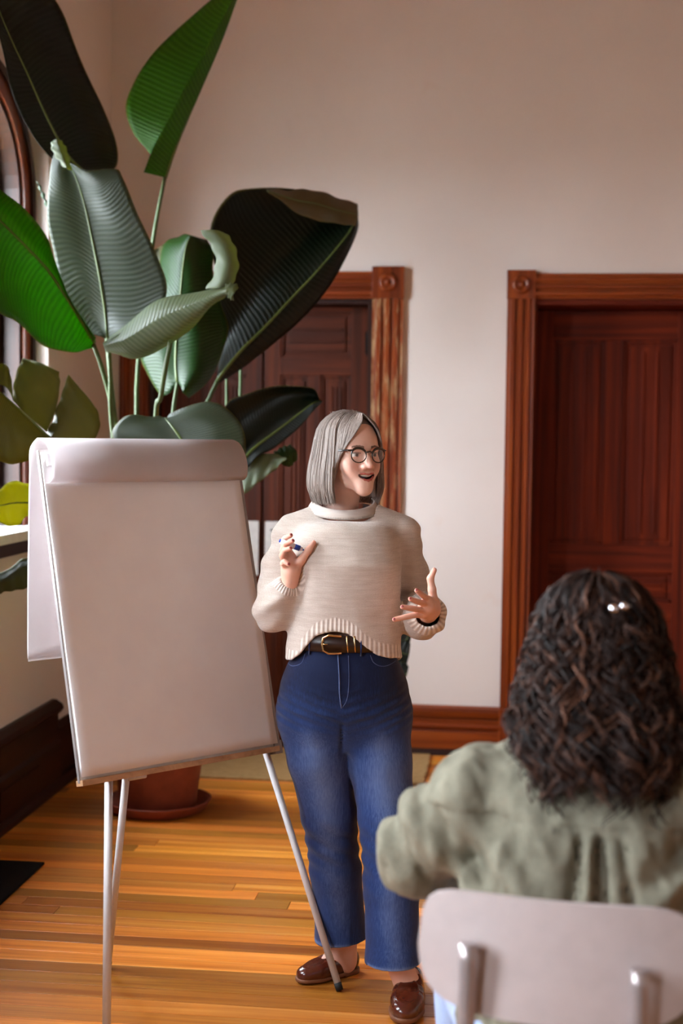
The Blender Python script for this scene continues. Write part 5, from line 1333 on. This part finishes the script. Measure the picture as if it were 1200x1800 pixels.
def shirt_outer(p):
    d = s_col(p, CT['z'], CT['cx'], CT['cy'], CT['a'], CT['b'], 2.3)
    d = smin(d, s_cone(p, NK + [-.05, 0, -.035], shL, .062, .085), .06); d = smin(d, s_cone(p, NK + [.05, 0, -.035], shR, .062, .085), .06)
    for q in (aL, aR):
        r = s_chain(p, q[:4], [.086, .082, .066, .052], .03); d = smin(d, r, .018)
    sg = np.sign(p[:, 0] - PX)
    d = d + .008 * wob(p, 26, 21, (1.0, 1, .5)) + .020 * np.sqrt(wob(p, 36, 22, (1.4, 1, .5)) ** 2 + .006) + .010 * np.sqrt(wob(p, 80, 24, (1.3, 1, .6)) ** 2 + .01) - .008
    # diagonal drags from the shoulder blade towards the arm
    sl = (p[:, 0] * .75 + p[:, 2] * .62); m = np.exp(-((p[:, 2] - .86) / .10) ** 2) * stepf(.02, .14, np.abs(p[:, 0] - PX))
    d = d + .012 * m * np.sin((p[:, 2] * .8 - np.abs(p[:, 0] - PX) * .75) * 62 + 1.5 * wob(p, 14, 23))
    bk = p[:, 1] < .22; be = stepf(yz, yz - .03, p[:, 2])
    x = (p[:, 0] - PX) / (1 + 1.4 * np.maximum(yz - p[:, 2], 0) * 3)
    d = d + bk * be * (.026 * np.exp(-((x - .010) / .009) ** 2) + .016 * np.exp(-((x + .022) / .007) ** 2) - .008 * np.exp(-((x + .006) / .008) ** 2) + .012 * np.exp(-((x - .045) / .008) ** 2))
    yo = bk * np.exp(-((p[:, 2] - yz) / .004) ** 2); d = d - .003 * bk * stepf(yz - .003, yz + .003, p[:, 2]) + .003 * yo
    return d
def shirt_f(p):
    o = shirt_outer(p); d = np.maximum(o, -(o + .012)); d = smax(d, .51 + .03 * np.sin(p[:, 0] * 14) - p[:, 2], .006)
    nk = np.hypot(p[:, 0] - NK[0], (p[:, 1] - NK[1] - .005)) - .06; return np.where(p[:, 2] > .97, smax(d, -nk, .01), d)
V, Q = surface(shirt_f, (-.42, -.02, .49), (.5, .95, 1.14), .0052); V = relax(V, Q, 1)
shirt = mesh_object('shirt', V, Q, MAT['linen'], seated)
ring = [(NK[0] + .066 * math.cos(a), NK[1] + .005 + .064 * math.sin(a), NK[2] + .0 - .016 * math.sin(a)) for a in np.linspace(0, 2 * math.pi, 30)]
MB().tube(ring, .016, 8, False, flat=1.5).build('collar', MAT['linen'], shirt)
def tro(p):
    d = s_ell(p, (TX, .21, .555), (.19, .14, .095))
    for h_, k_, a_ in ((hpL, kneeL, ankL), (hpR, kneeR, ankR)): d = smin(d, s_chain(p, [h_, k_, a_], [.1, .078, .062], .03), .03)
    d = d + .004 * wob(p, 24, 31); return np.maximum(smax(d, ankL[2] - .02 - p[:, 2], .004), -(d + .01))
V, Q = surface(tro, (-.42, .0, .05), (.42, .75, .7), .0065); mesh_object('jeans', relax(V, Q, 2), Q, MAT['denim_light'], seated, None, {'fade': np.full(len(V), .3)})
for a_ in (ankL, ankR): loaf_h = a_ * [1, 1, 0] - [0, .05, 0]
for a_ in (ankL, ankR):
    r0 = empty('shoe', parent=seated); h_ = a_ * np.array([1, 1, 0])
    def shf(p, h_=h_):
        q = (p - h_).astype(np.float32); d = s_chain(q, [(0, -.03, .05), (0, .06, .045), (0, .15, .032), (0, .19, .028)], [.042, .042, .04, .03], .03); d = smax(d, q[:, 2] - .10, .01); return smax(d, .004 - q[:, 2], .004)
    sdf_object('upper', shf, h_ + [-.07, -.1, -.01], h_ + [.07, .25, .14], .005, MAT['leather'], r0)
    MB().box((h_[0] - .036, h_[1] - .06, .0005), (h_[0] + .036, h_[1] + .2, .012)).build('sole', MAT['sole'], r0, .005)

# curly hair
hz_px = [1006, 1022, 1050, 1100, 1158, 1212, 1262, 1298, 1334]; hw = [.012, .058, .088, .108, .119, .131, .143, .138, .118]
HZ = [float(S(1046, y, .27)[2]) for y in hz_px][::-1]; HWD = hw[::-1]
HCX = [float(S(x, y, .27)[0]) for x, y in zip((1050, 1050, 1050, 1050, 1048, 1048, 1050, 1056, 1066), hz_px)][::-1]; hcy = float(HS[1])
HCY = [hcy + o_ for o_ in (0, 0, 0, 0, -.01, -.035, -.075, -.125, -.15)][::-1]
def Rz(z): return np.interp(z, HZ, HWD)
def base_hair(p):
    a = np.interp(p[:, 2], HZ, HWD) - .012; cx = np.interp(p[:, 2], HZ, HCX); cy_ = np.interp(p[:, 2], HZ, HCY); k = np.hypot((p[:, 0] - cx) / a, (p[:, 1] - cy_ + .01) / (a * .86))
    d = (k - 1) * a * .8; d = np.maximum(d, np.maximum(p[:, 2] - HZ[-1] + .008, HZ[0] + .03 - p[:, 2])); d = smin(d, s_ell(p, HS + [0, 0, .004], (.088, .1, .104)), .02)
    return np.maximum(d + .007 * wob(p, 60, 41) + .004 * wob(p, 120, 42), (p[:, 1] - hcy - .05) - .5 * np.maximum(p[:, 2] - HS[2], 0))
hs = empty('hair', parent=seated)
V, Q = surface(base_hair, (HS[0] - .2, hcy - .3, HZ[0] - .02), (HS[0] + .2, hcy + .14, HZ[-1] + .03), .0055)
mesh_object('under_hair', relax(V, Q, 1), Q, MAT['hair_brown'], hs, None, {'tone': np.full(len(V), .12)})
rn = random.Random(12); cs_, rs_, ts_ = [], [], []
for i in range(640):
    ph = rn.uniform(-2.2, 2.2); z1 = HZ[0] + rn.uniform(-.045, .10) * (1 if rn.random() < .7 else 2.2); z0 = HZ[-1] - rn.uniform(.0, .05) if rn.random() < .5 else rn.uniform(HZ[3], HZ[-1] - .03)
    L = z0 - z1
    if L < .05: continue
    m = int(16 + L * 120); t = np.linspace(0, 1, m); z = z0 - L * t
    a = Rz(z) * rn.uniform(.86, 1.06); cx = np.interp(z, HZ, HCX); ph_t = ph + rn.uniform(-.3, .3) * t + .18 * np.sin(t * rn.uniform(3, 8) + rn.random() * 6) * t
    base = np.stack([cx + a * np.sin(ph_t), np.interp(z, HZ, HCY) - .01 - a * .88 * np.cos(ph_t), z], 1)
    pit = rn.uniform(.045, .085); jit = np.cumsum(np.array([rn.gauss(0, .12) for _ in range(m)]))
    tw = rn.random() * 6.28 + (np.cumsum(np.full(m, L / m)) * 2 * math.pi / pit) * rn.choice((-1, 1)) + jit; hr = rn.uniform(.006, .017) * np.minimum(1, .15 + t * 1.8)
    e1 = np.stack([np.cos(ph_t), np.sin(ph_t), 0 * t], 1); e2 = np.stack([np.sin(ph_t), -np.cos(ph_t), .3 + 0 * t], 1)
    cl = base + e1 * (hr * np.cos(tw))[:, None] + e2 * (hr * np.sin(tw))[:, None]; tn = min(1, max(0, rn.gauss(.40, .22)))
    for k in range(3):                                        # each lock is a few finer strands
        off = np.array([rn.gauss(0, .0028), rn.gauss(0, .0028), rn.gauss(0, .003)])
        cs_.append(cl + off * (1 + t[:, None])); rs_.append(rn.uniform(.0010, .0024)); ts_.append(min(1, max(0, tn + rn.gauss(0, .1))))
for i in range(160):                                          # frizz
    ph = rn.uniform(-2.0, 2.0); z = rn.uniform(HZ[0], HZ[-1]); a = float(Rz(z)); cx = float(np.interp(z, HZ, HCX)); q = np.array([cx + a * math.sin(ph), float(np.interp(z, HZ, HCY)) - .01 - a * .88 * math.cos(ph), z])
    o_ = np.array([math.sin(ph), -.88 * math.cos(ph), 0]); pts = [q, q + o_ * .012 + [0, 0, -.01], q + o_ * rn.uniform(.01, .022) + [rn.uniform(-.01, .01), 0, -.03], q + o_ * rn.uniform(.0, .02) + [rn.uniform(-.015, .015), 0, -.045]]
    cs_.append(catmull(pts, 12)); rs_.append(.0008); ts_.append(.6)
strands('curls', cs_, rs_, ts_, MAT['hair_brown'], hs, 5)
MAT['silver'] = m_plain('silver_metal', srgb(226, 226, 236), 0.15, 1.0, 0.02)
clip = empty('hair_clip', parent=seated); q0 = S(1078, 1070, .16); q1 = S(1096, 1066, .155)
for q, r in ((q0, .0085), (q1, .0075)):
    MB().lathe([(0.0005, -r), (r * .7, -r * .7), (r, 0), (r * .7, r * .7), (0.0005, r)], tuple(q), 'z', 14).build('clip_bead', MAT['silver'], clip)
MB().tube([q0 + [-.01, .012, -.004], q0, q1, q1 + [.012, .012, .0]], .0014, 8).build('clip_bar', MAT['silver'], clip)
